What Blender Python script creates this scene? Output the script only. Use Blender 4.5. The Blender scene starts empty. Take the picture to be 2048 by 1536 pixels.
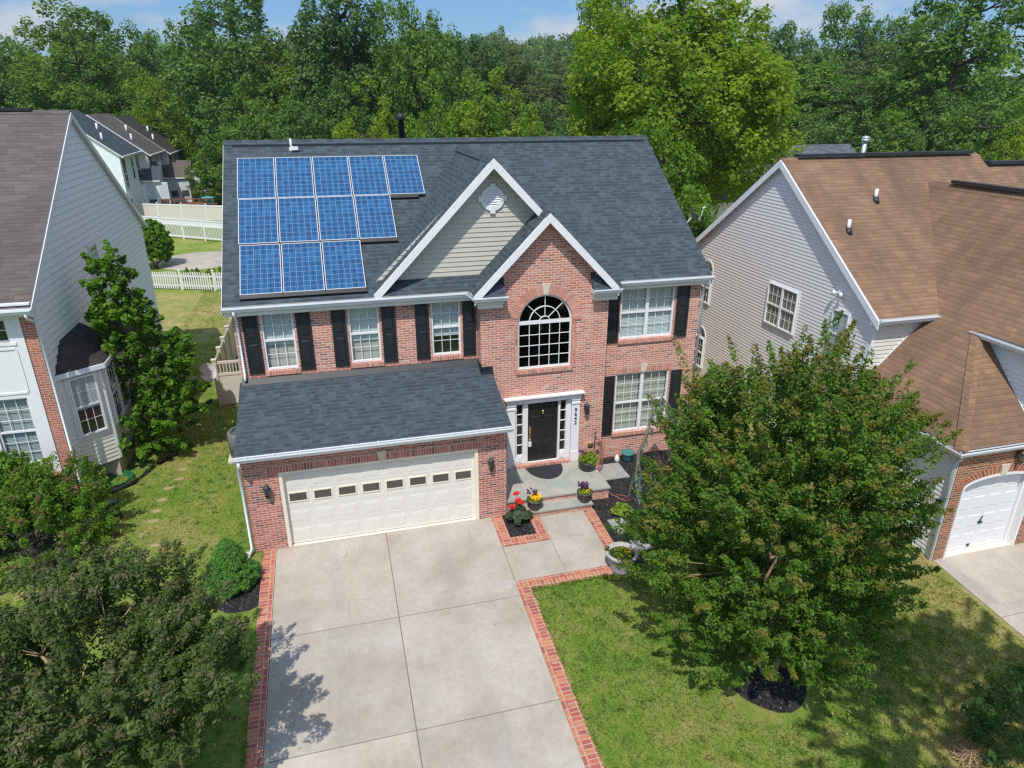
import bpy, math, random
import numpy as np
from mathutils import Vector, Matrix

SC = bpy.context.scene
COL = SC.collection
RND = random.Random(7)

# ------------------------------------------------------------------ terrain
def terrain(x, y):
    z = 0.0
    if y < 0: z += 0.075 * max(y, -26)
    if y > 120: z += 0.085 * (min(y, 460) - 120)
    return z

# ------------------------------------------------------------------ mesh builder
XF = None          # optional point transform (scale about a point) used for the neighbour's house

class Frame:
    """a wall plane: o = origin, u = horizontal direction, n = outward normal"""
    def __init__(s, o, u, n):
        s.o, s.u, s.n = Vector(o), Vector(u).normalized(), Vector(n).normalized()
    def pt(s, u, z, d=0.0):
        return s.o + s.u * u + Vector((0, 0, z)) + s.n * d

def wloc(o):
    v = Vector((0, 0, 0))
    while o is not None:
        v += o.location; o = o.parent
    return v

class MB:
    def __init__(s):
        s.v, s.f, s.m, s.uv, s.sm = [], [], [], {}, []
    def face(s, pts, mi=0, uv=None, smooth=False):
        i = len(s.v); s.v += [Vector(p) for p in pts]
        s.f.append(tuple(range(i, i + len(pts)))); s.m.append(mi); s.sm.append(smooth)
        if uv: s.uv[len(s.f) - 1] = uv
    def hexa(s, a, mi=0, skip=()):
        # a: 8 points, bottom 0-3 ccw seen from above, top 4-7
        for k, q in enumerate(((3, 2, 1, 0), (4, 5, 6, 7), (0, 1, 5, 4), (1, 2, 6, 5), (2, 3, 7, 6), (3, 0, 4, 7))):
            if k not in skip: s.face([a[j] for j in q], mi)
    def box(s, x0, x1, y0, y1, z0, z1, mi=0):
        s.hexa([(x0, y0, z0), (x1, y0, z0), (x1, y1, z0), (x0, y1, z0), (x0, y0, z1), (x1, y0, z1), (x1, y1, z1), (x0, y1, z1)], mi)
    def fbox(s, F, u0, u1, z0, z1, d0, d1, mi=0):
        P = F.pt
        pts = [P(u0, z0, d1), P(u1, z0, d1), P(u1, z0, d0), P(u0, z0, d0), P(u0, z1, d1), P(u1, z1, d1), P(u1, z1, d0), P(u0, z1, d0)]
        if F.u.cross(Vector((0, 0, 1))).dot(F.n) < 0:
            pts = [pts[k] for k in (1, 0, 3, 2, 5, 4, 7, 6)]
        s.hexa(pts, mi)
    def raised(s, F, u0, u1, z0, z1, d, bev, dep, mi=0):
        P = F.pt
        o = [P(u0, z0, d), P(u1, z0, d), P(u1, z1, d), P(u0, z1, d)]
        i = [P(u0 + bev, z0 + bev, d + dep), P(u1 - bev, z0 + bev, d + dep), P(u1 - bev, z1 - bev, d + dep), P(u0 + bev, z1 - bev, d + dep)]
        fl = F.u.cross(Vector((0, 0, 1))).dot(F.n) < 0
        for k in range(4):
            q = [o[k], o[(k + 1) % 4], i[(k + 1) % 4], i[k]]
            s.face(q[::-1] if fl else q, mi)
        s.face(i[::-1] if fl else i, mi)
    def tube(s, pts, rad, seg=8, mi=0, cap=True):
        pts = [Vector(p) for p in pts]; n = len(pts)
        if not hasattr(rad, '__len__'): rad = [rad] * n
        rings = []
        for k, p in enumerate(pts):
            t = (pts[min(k + 1, n - 1)] - pts[max(k - 1, 0)])
            t = t.normalized() if t.length > 1e-9 else Vector((0, 0, 1))
            a = t.cross(Vector((0.31, 0.95, 0.07)) if abs(t.y) < .9 else Vector((1, 0, 0.1))).normalized(); b = t.cross(a)
            rings.append([p + (a * math.cos(2 * math.pi * j / seg) + b * math.sin(2 * math.pi * j / seg)) * rad[k] for j in range(seg)])
        i = len(s.v)
        for r in rings: s.v += r
        for k in range(n - 1):
            for j in range(seg):
                j2 = (j + 1) % seg
                s.f.append((i + k * seg + j, i + k * seg + j2, i + (k + 1) * seg + j2, i + (k + 1) * seg + j)); s.m.append(mi); s.sm.append(True)
        if cap:
            s.f.append(tuple(i + j for j in range(seg))[::-1]); s.m.append(mi); s.sm.append(False)
            s.f.append(tuple(i + (n - 1) * seg + j for j in range(seg))); s.m.append(mi); s.sm.append(False)
    def lathe(s, c, prof, seg=24, mi=0, squash=1.0, jag=0):
        c = Vector(c); i = len(s.v)
        for r, z in prof:
            for j in range(seg):
                a = 2 * math.pi * j / seg
                s.v.append(c + Vector((r * math.cos(a), r * squash * math.sin(a), z)))
        for k in range(len(prof) - 1):
            for j in range(seg):
                j2 = (j + 1) % seg
                s.f.append((i + k * seg + j, i + k * seg + j2, i + (k + 1) * seg + j2, i + (k + 1) * seg + j)); s.m.append(mi); s.sm.append(True)
        s.f.append(tuple(i + j for j in range(seg))[::-1]); s.m.append(mi); s.sm.append(False)
        k = len(prof) - 1
        s.f.append(tuple(i + k * seg + j for j in range(seg))); s.m.append(mi); s.sm.append(False)
    def extrude(s, poly, vec, mi=0, cap=True, side_mi=None):
        poly = [Vector(p) for p in poly]; vec = Vector(vec); n = len(poly)
        if cap:
            s.face(poly, mi); s.face([p + vec for p in poly][::-1], mi)
        for k in range(n):
            a, b = poly[k], poly[(k + 1) % n]
            s.face([a, a + vec, b + vec, b], mi if side_mi is None else side_mi)
    def slab(s, poly, th, mi=0, edge=1):
        """roof slab: top face mi, underside and edges in slot edge"""
        poly = [Vector(p) for p in poly]; low = [p - Vector((0, 0, th)) for p in poly]; n = len(poly)
        nz = sum(((poly[k].x - poly[(k + 1) % n].x) * (poly[k].y + poly[(k + 1) % n].y) for k in range(n)))
        if nz < 0: poly.reverse(); low.reverse()
        s.face(poly, mi); s.face(low[::-1], edge)
        for k in range(n): s.face([poly[k], low[k], low[(k + 1) % n], poly[(k + 1) % n]], edge)
    def build(s, name, mats, parent=None, **tags):
        if not isinstance(mats, (list, tuple)): mats = [mats]
        vs = [XF(v) for v in s.v] if XF else s.v
        org = wloc(parent)
        me = bpy.data.meshes.new(name)
        me.from_pydata([tuple(v - org) for v in vs], [], s.f)
        for m in mats: me.materials.append(m)
        me.polygons.foreach_set('material_index', s.m)
        me.polygons.foreach_set('use_smooth', s.sm)
        uvl = me.uv_layers.new(name='UVMap'); uv = np.zeros((len(me.loops), 2), np.float32); li = 0
        for fi, f in enumerate(s.f):
            cu = s.uv.get(fi)
            if cu:
                for k in range(len(f)): uv[li + k] = cu[k]
            else:
                a = vs[f[0]]; n = Vector((0, 0, 0))
                for k in range(1, len(f) - 1): n += (vs[f[k]] - a).cross(vs[f[k + 1]] - a)
                n = n.normalized() if n.length > 1e-12 else Vector((0, 0, 1))
                if abs(n.z) > .985: t, b = Vector((1, 0, 0)), Vector((0, 1, 0))
                else:
                    t = Vector((-n.y, n.x, 0)).normalized(); b = n.cross(t)
                    if abs(t.x) > abs(t.y):
                        if t.x < 0: t = -t
                    elif t.y < 0: t = -t
                    if b.z < 0: b = -b
                for k, j in enumerate(f): uv[li + k] = (vs[j].dot(t), vs[j].dot(b))
            li += len(f)
        uvl.data.foreach_set('uv', uv.ravel())
        me.update()
        o = bpy.data.objects.new(name, me); COL.objects.link(o)
        if parent is not None: o.parent = parent
        for k, x in tags.items(): o[k] = x
        return o

def thing(name, label, cat, loc=(0, 0, 0), group=None):
    o = bpy.data.objects.new(name, None); COL.objects.link(o)
    o.location = XF(Vector(loc)) if XF else Vector(loc)
    o.empty_display_size = .2
    o['label'] = label; o['category'] = cat
    if group: o['group'] = group
    return o

def tag(o, label, cat, group=None, kind=None):
    if label: o['label'] = label
    if cat: o['category'] = cat
    if group: o['group'] = group
    if kind: o['kind'] = kind
    return o

def copy_tree(o, parent=None):
    c = o.copy(); COL.objects.link(c)
    if parent is not None: c.parent = parent
    for ch in list(o.children): copy_tree(ch, c)
    return c

# ------------------------------------------------------------------ materials
class NB:
    def __init__(s, name):
        s.mat = bpy.data.materials.new(name); s.mat.use_nodes = True
        s.t = s.mat.node_tree; s.t.nodes.clear()
        s.out = s.t.nodes.new('ShaderNodeOutputMaterial')
    def put(s, sock, v):
        if isinstance(v, bpy.types.NodeSocket): s.t.links.new(v, sock)
        elif v is not None:
            if hasattr(v, '__len__') and len(v) == 3 and sock.type == 'RGBA': v = (*v, 1)
            sock.default_value = v
    def node(s, typ, ins=None, **props):
        n = s.t.nodes.new(typ)
        for k, v in props.items(): setattr(n, k, v)
        for k, v in (ins or {}).items(): s.put(n.inputs[k], v)
        return n
    def m(s, op, a, b=None, c=None):
        n = s.node('ShaderNodeMath', operation=op); s.put(n.inputs[0], a)
        if b is not None: s.put(n.inputs[1], b)
        if c is not None: s.put(n.inputs[2], c)
        return n.outputs[0]
    def ramp(s, fac, stops, interp='LINEAR'):
        n = s.node('ShaderNodeValToRGB'); n.color_ramp.interpolation = interp
        e = n.color_ramp.elements
        while len(e) < len(stops): e.new(1.0)
        for k, (p, c) in enumerate(stops):
            e[k].position = p; e[k].color = (*c, 1) if len(c) == 3 else c
        s.put(n.inputs[0], fac); return n.outputs[0]
    def mix(s, fac, a, b, mode='MIX'):
        n = s.node('ShaderNodeMix', data_type='RGBA', blend_type=mode)
        s.put(n.inputs[0], fac); s.put(n.inputs[6], a); s.put(n.inputs[7], b); return n.outputs[2]
    def noise(s, vec, scale, detail=3, rough=.55, dist=0.0):
        n = s.node('ShaderNodeTexNoise', {'Scale': scale, 'Detail': detail, 'Roughness': rough, 'Distortion': dist})
        if vec is not None: s.put(n.inputs['Vector'], vec)
        return n.outputs['Fac']
    def rng(s, v, a, b, c=0.0, d=1.0):
        n = s.node('ShaderNodeMapRange'); n.clamp = True
        for k, x in enumerate((v, a, b, c, d)): s.put(n.inputs[k], x)
        return n.outputs[0]
    def uv(s):
        n = s.node('ShaderNodeUVMap', uv_map='UVMap').outputs[0]
        x = s.node('ShaderNodeSeparateXYZ', {0: n}); return n, x.outputs[0], x.outputs[1]
    def pos(s): return s.node('ShaderNodeNewGeometry').outputs['Position']
    def vec(s, x, y, z=0.0): return s.node('ShaderNodeCombineXYZ', {0: x, 1: y, 2: z}).outputs[0]
    def white(s, v): return s.node('ShaderNodeTexWhiteNoise', {'Vector': v}, noise_dimensions='3D').outputs['Value']
    def bump(s, h, strength=.5, dist=.01):
        return s.node('ShaderNodeBump', {'Height': h, 'Strength': strength, 'Distance': dist}).outputs[0]
    def bsdf(s, col, rough=.8, normal=None, spec=.3, metal=0.0, coat=0.0):
        n = s.node('ShaderNodeBsdfPrincipled', {'Base Color': col, 'Roughness': rough, 'Metallic': metal, 'Specular IOR Level': spec, 'Coat Weight': coat})
        if normal is not None: s.put(n.inputs['Normal'], normal)
        s.t.links.new(n.outputs[0], s.out.inputs[0]); return n

def plain(name, col, rough=.6, spec=.3, var=.12, scale=3.0, metal=0.0, dirt=None):
    b = NB(name); p = b.pos()
    f = b.noise(p, scale, 4); f2 = b.noise(p, scale * 9, 3)
    f = b.m('MULTIPLY_ADD', f2, .4, b.m('MULTIPLY', f, .6))
    lo = tuple(c * (1 - var) for c in col); hi = tuple(min(1, c * (1 + var)) for c in col)
    c = b.ramp(f, [(.3, lo), (.7, hi)])
    if dirt: c = b.mix(b.rng(b.noise(p, scale * 1.7, 5, .7), .55, .75, 0, dirt[0]), c, dirt[1])
    b.bsdf(c, rough, b.bump(f2, .15, .004), spec, metal)
    return b.mat

def brick(name, pal, mortar, bw=.2135, bh=.0677, mj=.0155, run=.5, bumpd=.006):
    b = NB(name); uvv, u, v = b.uv()
    vv = b.m('DIVIDE', v, bh); row = b.m('FLOOR', vv); fv = b.m('FRACT', vv)
    off = b.m('MULTIPLY', b.m('FLOORED_MODULO', row, 2.0), run)
    uu = b.m('ADD', b.m('DIVIDE', u, bw), off); cl = b.m('FLOOR', uu); fu = b.m('FRACT', uu)
    rnd = b.white(b.vec(cl, row, 3.3))
    col = b.ramp(rnd, [(k / len(pal), c) for k, c in enumerate(pal)], 'CONSTANT')
    p = b.pos()
    blot = b.noise(p, 26, 3); big = b.noise(p, .9, 4)
    col = b.mix(.5, col, b.mix(1, col, b.ramp(blot, [(.3, (.6, .6, .6)), (.7, (1.35, 1.3, 1.3))]), 'MULTIPLY'))
    col = b.mix(1, col, b.ramp(big, [(.3, (.86, .86, .88)), (.7, (1.12, 1.1, 1.08))]), 'MULTIPLY')
    e = b.m('MINIMUM', b.m('MULTIPLY', b.m('MINIMUM', fu, b.m('SUBTRACT', 1.0, fu)), bw), b.m('MULTIPLY', b.m('MINIMUM', fv, b.m('SUBTRACT', 1.0, fv)), bh))
    mk = b.rng(e, mj * .38, mj * .62)
    mc = b.mix(b.noise(p, 14, 3), tuple(c * .8 for c in mortar), mortar)
    col = b.mix(mk, mc, col)
    h = b.m('ADD', mk, b.m('MULTIPLY', blot, .3))
    b.bsdf(col, .9, b.bump(h, .6, bumpd), .15)
    return b.mat

def shingle(name, pal, course=.145, tab=.19, stain=None, dash=.75, seam=.35):
    b = NB(name); uvv, u, v = b.uv()
    vv = b.m('DIVIDE', v, course); row = b.m('FLOOR', vv); fv = b.m('FRACT', vv)
    sh = b.white(b.vec(row, 7.7, 1.0))
    uu = b.m('ADD', b.m('DIVIDE', u, tab), b.m('MULTIPLY', sh, 5.0)); cl = b.m('FLOOR', uu); fu = b.m('FRACT', uu)
    r1 = b.white(b.vec(cl, row, .5)); r2 = b.white(b.vec(b.m('FLOOR', b.m('MULTIPLY', uu, .5)), row, 9.5))
    c = b.ramp(r1, [(k / len(pal), x) for k, x in enumerate(pal)], 'CONSTANT')
    raised = b.m('GREATER_THAN', r2, .52)
    dk = b.m('MULTIPLY', b.m('SUBTRACT', 1.0, raised), dash)
    low = b.m('LESS_THAN', fv, .62)
    c = b.mix(b.m('MULTIPLY', dk, low), c, tuple(x * .45 for x in pal[0]))
    c = b.mix(b.m('MULTIPLY', b.m('LESS_THAN', fv, .1), seam), c, tuple(x * .35 for x in pal[0]))
    p = b.pos(); fine = b.noise(p, 70, 2)
    c = b.mix(1, c, b.ramp(fine, [(.3, (.75, .75, .75)), (.7, (1.25, 1.25, 1.25))]), 'MULTIPLY')
    if stain:
        st = b.noise(b.node('ShaderNodeMapping', {'Vector': uvv, 'Scale': (.9, .16, 1)}).outputs[0], 1.3, 4, .6)
        c = b.mix(b.rng(st, .4, .72, 0, stain[0]), c, stain[1])
        st2 = b.noise(p, .5, 4); c = b.mix(1, c, b.ramp(st2, [(.3, (.85, .85, .85)), (.7, (1.15, 1.13, 1.1))]), 'MULTIPLY')
    h = b.m('ADD', b.m('MULTIPLY', raised, .5), b.m('ADD', b.m('MULTIPLY', b.m('SUBTRACT', 1.0, fv), .7), b.m('MULTIPLY', fine, .25)))
    b.bsdf(c, .92, b.bump(h, .6, .008), .2)
    return b.mat

def leafmat(name, lo, hi, tipc=None, trans=.35, gloss=.55, spec=.22, turf=False):
    b = NB(name)
    a = b.node('ShaderNodeAttribute', attribute_name='tint').outputs['Fac']
    c = b.mix(a, lo, hi)
    if tipc:
        t = b.node('ShaderNodeAttribute', attribute_name='tip').outputs['Fac']
        c = b.mix(t, c, tipc)
    if turf:
        ps = b.pos(); sp_ = b.node('ShaderNodeSeparateXYZ', {0: ps}); c = b.mix(b.rng(dryness(b, ps, sp_.outputs[0], sp_.outputs[1])[0], .535, .76), c, (.35, .305, .115))
    ob = b.node('ShaderNodeObjectInfo').outputs['Random']
    c = b.mix(1, c, b.ramp(ob, [(0, (.85, .9, .9)), (1, (1.12, 1.08, 1.0))]), 'MULTIPLY')
    p = b.node('ShaderNodeBsdfPrincipled', {'Base Color': c, 'Roughness': gloss, 'Specular IOR Level': spec})
    tcol = b.mix(1, c, (1.5, 1.7, .7), 'MULTIPLY')
    t = b.node('ShaderNodeBsdfTranslucent', {'Color': tcol})
    mx = b.node('ShaderNodeMixShader', {0: trans, 1: p.outputs[0], 2: t.outputs[0]})
    b.t.links.new(mx.outputs[0], b.out.inputs[0])
    return b.mat

def glassmat(name, tint=(.86, .91, .91), refl=1.0):
    b = NB(name)
    fa = b.node('ShaderNodeLayerWeight', {'Blend': .5}).outputs['Facing']
    fr = b.m('MULTIPLY', b.m('MULTIPLY_ADD', b.m('POWER', fa, 5.0), .9, .06), refl)
    t = b.node('ShaderNodeBsdfTransparent', {'Color': tint}); g = b.node('ShaderNodeBsdfGlossy', {'Color': (1, 1, 1), 'Roughness': .02})
    mx = b.node('ShaderNodeMixShader', {0: fr, 1: t.outputs[0], 2: g.outputs[0]})
    b.t.links.new(mx.outputs[0], b.out.inputs[0])
    return b.mat

K = {}
PINK = [(0.533, 0.198, 0.137), (0.582, 0.239, 0.168), (0.456, 0.156, 0.109), (0.601, 0.276, 0.196), (0.533, 0.216, 0.155), (0.553, 0.244, 0.173), (0.485, 0.175, 0.123), (0.592, 0.216, 0.141), (0.495, 0.184, 0.132), (0.601, 0.322, 0.241), (0.563, 0.212, 0.146), (0.291, 0.147, 0.123), (0.524, 0.207, 0.141)]
K['brick'] = brick('pink_brick', PINK, (.71, .645, .565))
K['brick_v'] = brick('pink_brick_soldier', PINK, (.58, .52, .46), bw=.0717, bh=.235, run=0)
GARB = [(.46, .155, .115), (.51, .19, .14), (.37, .12, .095), (.44, .15, .115), (.21, .105, .095), (.50, .185, .135), (.40, .13, .10), (.55, .25, .185), (.48, .17, .12)]
K['brick_g'] = brick('red_brick', GARB, (.62, .55, .48))
K['brick_gv'] = brick('red_brick_soldier', GARB, (.60, .53, .46), bw=.0717, bh=.218, run=.5)
K['brick_l'] = brick('orange_brick', [(.42, .15, .09), (.46, .17, .105), (.38, .125, .075), (.40, .14, .09)], (.55, .47, .40))
K['brick_r'] = brick('brown_brick', [(.31, .115, .065), (.36, .14, .08), (.25, .09, .05), (.13, .08, .065), (.33, .12, .07), (.28, .10, .06)], (.58, .45, .30))
K['brick_rv'] = brick('brown_brick_soldier', [(.33, .11, .065), (.28, .09, .055), (.35, .13, .08)], (.58, .45, .30), bw=.0717, bh=.5, run=0)
PAV = [(.40, .13, .085), (.46, .17, .10), (.35, .105, .08), (.42, .19, .10), (.31, .10, .08), (.48, .20, .115)]
K['paver'] = brick('edging_brick', PAV, (.55, .42, .34), bw=.10, bh=.2, run=0, mj=.014)
K['paver_l'] = brick('edging_brick_long', PAV, (.55, .42, .34), bw=.2, bh=.10, run=0, mj=.014)
K['roof'] = shingle('slate_shingle', [(0.055, 0.072, 0.084), (0.060, 0.078, 0.092), (0.066, 0.086, 0.101), (0.058, 0.075, 0.088), (0.069, 0.091, 0.106)], tab=.11, dash=.5, seam=.3)
K['roof_r'] = shingle('brown_shingle', [(.225, .138, .084), (.255, .154, .094), (.27, .166, .102), (.238, .147, .098), (.218, .135, .089)], tab=.3, dash=.22, seam=.6, stain=(.8, (.125, .082, .058)))
K['roof_l'] = shingle('taupe_shingle', [(.115, .103, .095), (.128, .114, .105), (.107, .095, .088)], tab=.3, dash=.3, seam=.5, stain=(.5, (.085, .068, .06)))
K['roof_d'] = shingle('dark_shingle', [(.055, .045, .042), (.065, .055, .05), (.05, .042, .04)], tab=.3, dash=.25)
K['roof_g'] = shingle('grey_shingle', [(.10, .11, .125), (.12, .13, .145), (.09, .10, .11)], tab=.3)
K['white'] = plain('white_trim', (.74, .74, .74), .45, .4, .04)
K['gutter'] = plain('white_gutter', (.74, .78, .80), .35, .5, .05)
K['soffit'] = plain('cream_soffit', (.66, .62, .54), .6, .3, .06)
K['cream'] = plain('cream_paint', (.78, .71, .58), .45, .4, .05, dirt=(.35, (.62, .5, .32)))
K['door_cream'] = plain('cream_door_paint', (.70, .675, .615), .42, .4, .04)
K['siding_m'] = plain('clay_siding', (.50, .47, .40), .5, .35, .05)
K['siding_r'] = plain('dove_grey_siding', (.74, .715, .685), .5, .35, .05)
K['siding_l'] = plain('pale_grey_siding', (.78, .82, .82), .5, .35, .05, dirt=(.15, (.50, .53, .51)))
K['siding_c'] = plain('cream_siding', (.66, .64, .57), .5, .35, .05)
K['black'] = plain('black_shutter_paint', (.016, .019, .022), .38, .45, .15)
K['doorblack'] = plain('black_door_paint', (.014, .014, .016), .35, .5, .15)
K['flash'] = plain('dark_flashing', (.022, .025, .03), .5, .4, .2)
K['dark'] = plain('dark_interior', (.010, .010, .011), .9, .1, .2)
K['room'] = plain('room_interior', (.035, .033, .03), .9, .1, .3, 1.0)
K['blind'] = plain('white_blind', (.55, .60, .60), .7, .2, .05)
K['blind_g'] = plain('grey_blind', (.34, .385, .39), .7, .2, .06)
K['curtain'] = plain('sheer_curtain', (.50, .475, .42), .85, .1, .1)
K['curtain_d'] = plain('olive_curtain', (.30, .29, .22), .85, .1, .15)
K['glass'] = glassmat('window_glass')
K['glass_d'] = glassmat('dark_glass', (.55, .6, .6), 1.4)
K['garglass'] = plain('tinted_garage_glass', (.075, .07, .065), .12, .6, .1)
K['conc_trim'] = plain('cast_stone', (.60, .53, .42), .85, .2, .1)
K['found'] = plain('foundation_concrete', (.44, .38, .29), .9, .1, .12)
K['metal'] = plain('galvanised_metal', (.55, .57, .60), .35, .5, .1, metal=.7)
K['brass'] = plain('brass', (.62, .48, .24), .3, .5, .1, metal=.9)
K['grey_plastic'] = plain('grey_plastic', (.45, .46, .47), .5, .4, .08)
K['ac'] = plain('grey_ac_casing', (.16, .16, .17), .5, .4, .1)
K['vinyl_tan'] = plain('tan_vinyl', (.60, .56, .48), .45, .4, .05)
K['vinyl_white'] = plain('white_vinyl', (.70, .70, .70), .45, .4, .04)
K['lantern'] = plain('verdigris_metal', (.022, .045, .05), .5, .5, .3, 20)
K['lantern_b'] = plain('bronze_metal', (.10, .08, .05), .5, .5, .3, 20)
K['teal'] = plain('teal_plastic', (.05, .20, .19), .4, .4, .1)
K['bark'] = plain('brown_bark', (.16, .12, .085), .95, .1, .35, 6)
K['bark_c'] = plain('pale_smooth_bark', (.36, .25, .16), .8, .2, .3, 5)
K['bark_d'] = plain('dark_bark', (.07, .058, .045), .95, .1, .35, 6)
K['hose_r'] = plain('red_hose', (.40, .16, .12), .5, .4, .1)
K['hose_g'] = plain('green_hose', (.015, .14, .06), .4, .4, .2)
K['pipe_b'] = plain('black_corrugated_pipe', (.018, .02, .026), .5, .4, .2)
K['pot_d'] = plain('dark_stone_pot', (.075, .062, .058), .75, .3, .25, 12)
K['pot_b'] = plain('black_glazed_pot', (.025, .027, .03), .35, .5, .2, 8)
K['pot_s'] = plain('weathered_stone_pot', (.40, .37, .35), .9, .2, .22, 10)
K['mat'] = plain('charcoal_mat', (.035, .036, .042), .95, .1, .25, 30)
K['soil'] = plain('potting_soil', (.035, .025, .018), 1, .1, .4, 30)
K['wood'] = plain('red_brown_deck', (.22, .09, .06), .8, .2, .2)
K['tub'] = plain('turquoise_plastic', (.06, .42, .50), .4, .4, .08)
K['paleteal'] = plain('pale_green_enamel', (.30, .40, .37), .45, .4, .1)
K['straw'] = plain('dry_straw', (.42, .27, .16), .9, .1, .3, 15)
K['hosebox'] = plain('green_box', (.10, .22, .17), .5, .4, .1)
K['yel'] = plain('yellow_petals', (.72, .43, .015), .6, .2, .3, 30)
K['pur'] = plain('purple_petals', (.05, .012, .06), .6, .2, .3, 30)
K['red'] = plain('red_petals', (.52, .022, .016), .55, .3, .35, 30)
K['orangeglass'] = plain('amber_interior', (.42, .22, .08), .6, .3, .5, 6)
K['flag'] = plain('grey_flagstone', (.30, .30, .285), .9, .15, .2, 5)
K['joint'] = plain('drive_joint', (.17, .15, .125), .95, .1, .2, 8)
K['dish_d'] = plain('dish_dark_grey', (.16, .17, .18), .5, .3, .05)
K['dish'] = plain('dish_grey', (.52, .53, .54), .45, .4, .05)

def mk_concrete():
    b = NB('concrete'); p = b.pos()
    a = b.noise(p, .7, 5, .6); f = b.noise(p, 9, 5, .7); g = b.noise(p, 90, 2)
    c = b.ramp(a, [(.25, (.32, .275, .215)), (.5, (.41, .37, .31)), (.75, (.48, .445, .39))])
    c = b.mix(1, c, b.ramp(f, [(.25, (.88, .87, .85)), (.6, (1.03, 1.03, 1.03)), (.8, (1.07, 1.07, 1.07))]), 'MULTIPLY')
    st = b.noise(p, 1.6, 6, .7, .6)
    c = b.mix(b.rng(st, .56, .76, 0, .38), c, (.40, .31, .19))
    st2 = b.noise(b.node('ShaderNodeMapping', {'Vector': p, 'Location': (31, 7, 0), 'Scale': (1.6, .35, 1)}).outputs[0], 1.1, 5, .65)
    c = b.mix(b.rng(st2, .52, .72, 0, .42), c, (.30, .285, .265))
    sep = b.node('ShaderNodeSeparateXYZ', {0: p})
    tr = b.m('ADD', b.m('ABSOLUTE', b.m('SUBTRACT', b.m('ABSOLUTE', b.m('SUBTRACT', sep.outputs[0], 3.28)), 1.35)), b.m('MULTIPLY', b.noise(p, 1.2, 3), .3))
    c = b.mix(b.rng(tr, .5, .15, 0, .16), c, (.26, .245, .225))
    slab = b.white(b.vec(b.m('FLOOR', b.m('DIVIDE', b.m('SUBTRACT', sep.outputs[0], .515), 2.77)), b.m('FLOOR', b.m('DIVIDE', b.m('ADD', sep.outputs[1], .1), 2.93)), 4.0))
    c = b.mix(1, c, b.ramp(slab, [(0, (.90, .90, .91)), (1, (1.06, 1.05, 1.03))]), 'MULTIPLY')
    oil = b.node('ShaderNodeTexVoronoi', {'Vector': p, 'Scale': 1.1}).outputs['Distance']; c = b.mix(b.m('MULTIPLY', b.rng(oil, .05, .02), .4), c, (.12, .11, .10))
    spk = b.noise(p, 38, 2, .5); c = b.mix(b.rng(spk, .72, .78, 0, .55), c, (.24, .225, .2))
    cr = b.node('ShaderNodeTexVoronoi', {'Vector': b.mix(.35, p, b.node('ShaderNodeTexNoise', {'Vector': p, 'Scale': 1.5, 'Detail': 4}).outputs['Color']), 'Scale': .38}, feature='DISTANCE_TO_EDGE').outputs[0]
    ck = b.m('MULTIPLY', b.rng(cr, .0008, .0025, 1, 0), b.rng(b.noise(p, .5, 2), .48, .6))
    c = b.mix(b.m('MULTIPLY', ck, .34), c, (.14, .13, .12))
    b.bsdf(c, .93, b.bump(b.m('ADD', g, f), .15, .004), .15)
    return b.mat
K['concrete'] = mk_concrete()

def mk_stone():
    b = NB('bluestone'); uvv, u, v = b.uv()
    bt = b.node('ShaderNodeTexBrick', {'Vector': uvv, 'Color1': (.30, .33, .305, 1), 'Color2': (.37, .36, .31, 1), 'Mortar': (.30, .27, .21, 1), 'Scale': 1.0, 'Mortar Size': .008, 'Brick Width': .72, 'Row Height': .46, 'Bias': .1})
    bt.offset = .37; bt.squash = .7; bt.squash_frequency = 3
    p = b.pos(); n = b.noise(p, 2.2, 5, .65)
    c = b.mix(1, bt.outputs[0], b.ramp(n, [(.3, (.82, .86, .9)), (.7, (1.12, 1.1, 1.05))]), 'MULTIPLY')
    b.bsdf(c, .8, b.bump(b.noise(p, 18, 4), .2, .006), .3); return b.mat
K['bluestone'] = mk_stone()

def mk_mulch():
    b = NB('black_mulch'); p = b.pos()
    v = b.node('ShaderNodeTexVoronoi', {'Vector': b.node('ShaderNodeMapping', {'Vector': p, 'Scale': (1, .45, 1)}).outputs[0], 'Scale': 34})
    c = b.ramp(b.node('ShaderNodeSeparateColor', {0: v.outputs['Color']}).outputs[0], [(0, (.012, .012, .014)), (.6, (.028, .027, .03)), (.95, (.055, .05, .048)), (1, (.14, .115, .09))])
    c = b.mix(b.rng(b.noise(p, 3.0, 4), .5, .75, 0, .5), c, (.06, .052, .048))
    b.bsdf(c, .95, b.bump(b.m('ADD', v.outputs['Distance'], b.noise(p, 20, 3)), 1.0, .03), .15); return b.mat
K['mulch'] = mk_mulch()

def dryness(b, p, x, y):
    """how dry the turf is at a place: shared by the soil-level lawn and its blades"""
    big = b.noise(p, .42, 5, .62); mid = b.noise(p, 2.3, 5, .65); fine = b.noise(p, 22, 4, .75); vf = b.noise(p, 95, 2, .6)
    dry = b.m('ADD', b.m('MULTIPLY', big, .6), b.m('MULTIPLY', mid, .52))
    dry = b.m('ADD', dry, b.rng(x, 10.8, 15.0, 0, .13))
    dry = b.m('ADD', dry, b.m('MULTIPLY', b.rng(x, .0, -1.2), .035))
    return b.m('ADD', dry, b.m('MULTIPLY', b.rng(y, 13, 20), b.rng(y, 29, 25, 0, .09))), fine, vf

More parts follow.
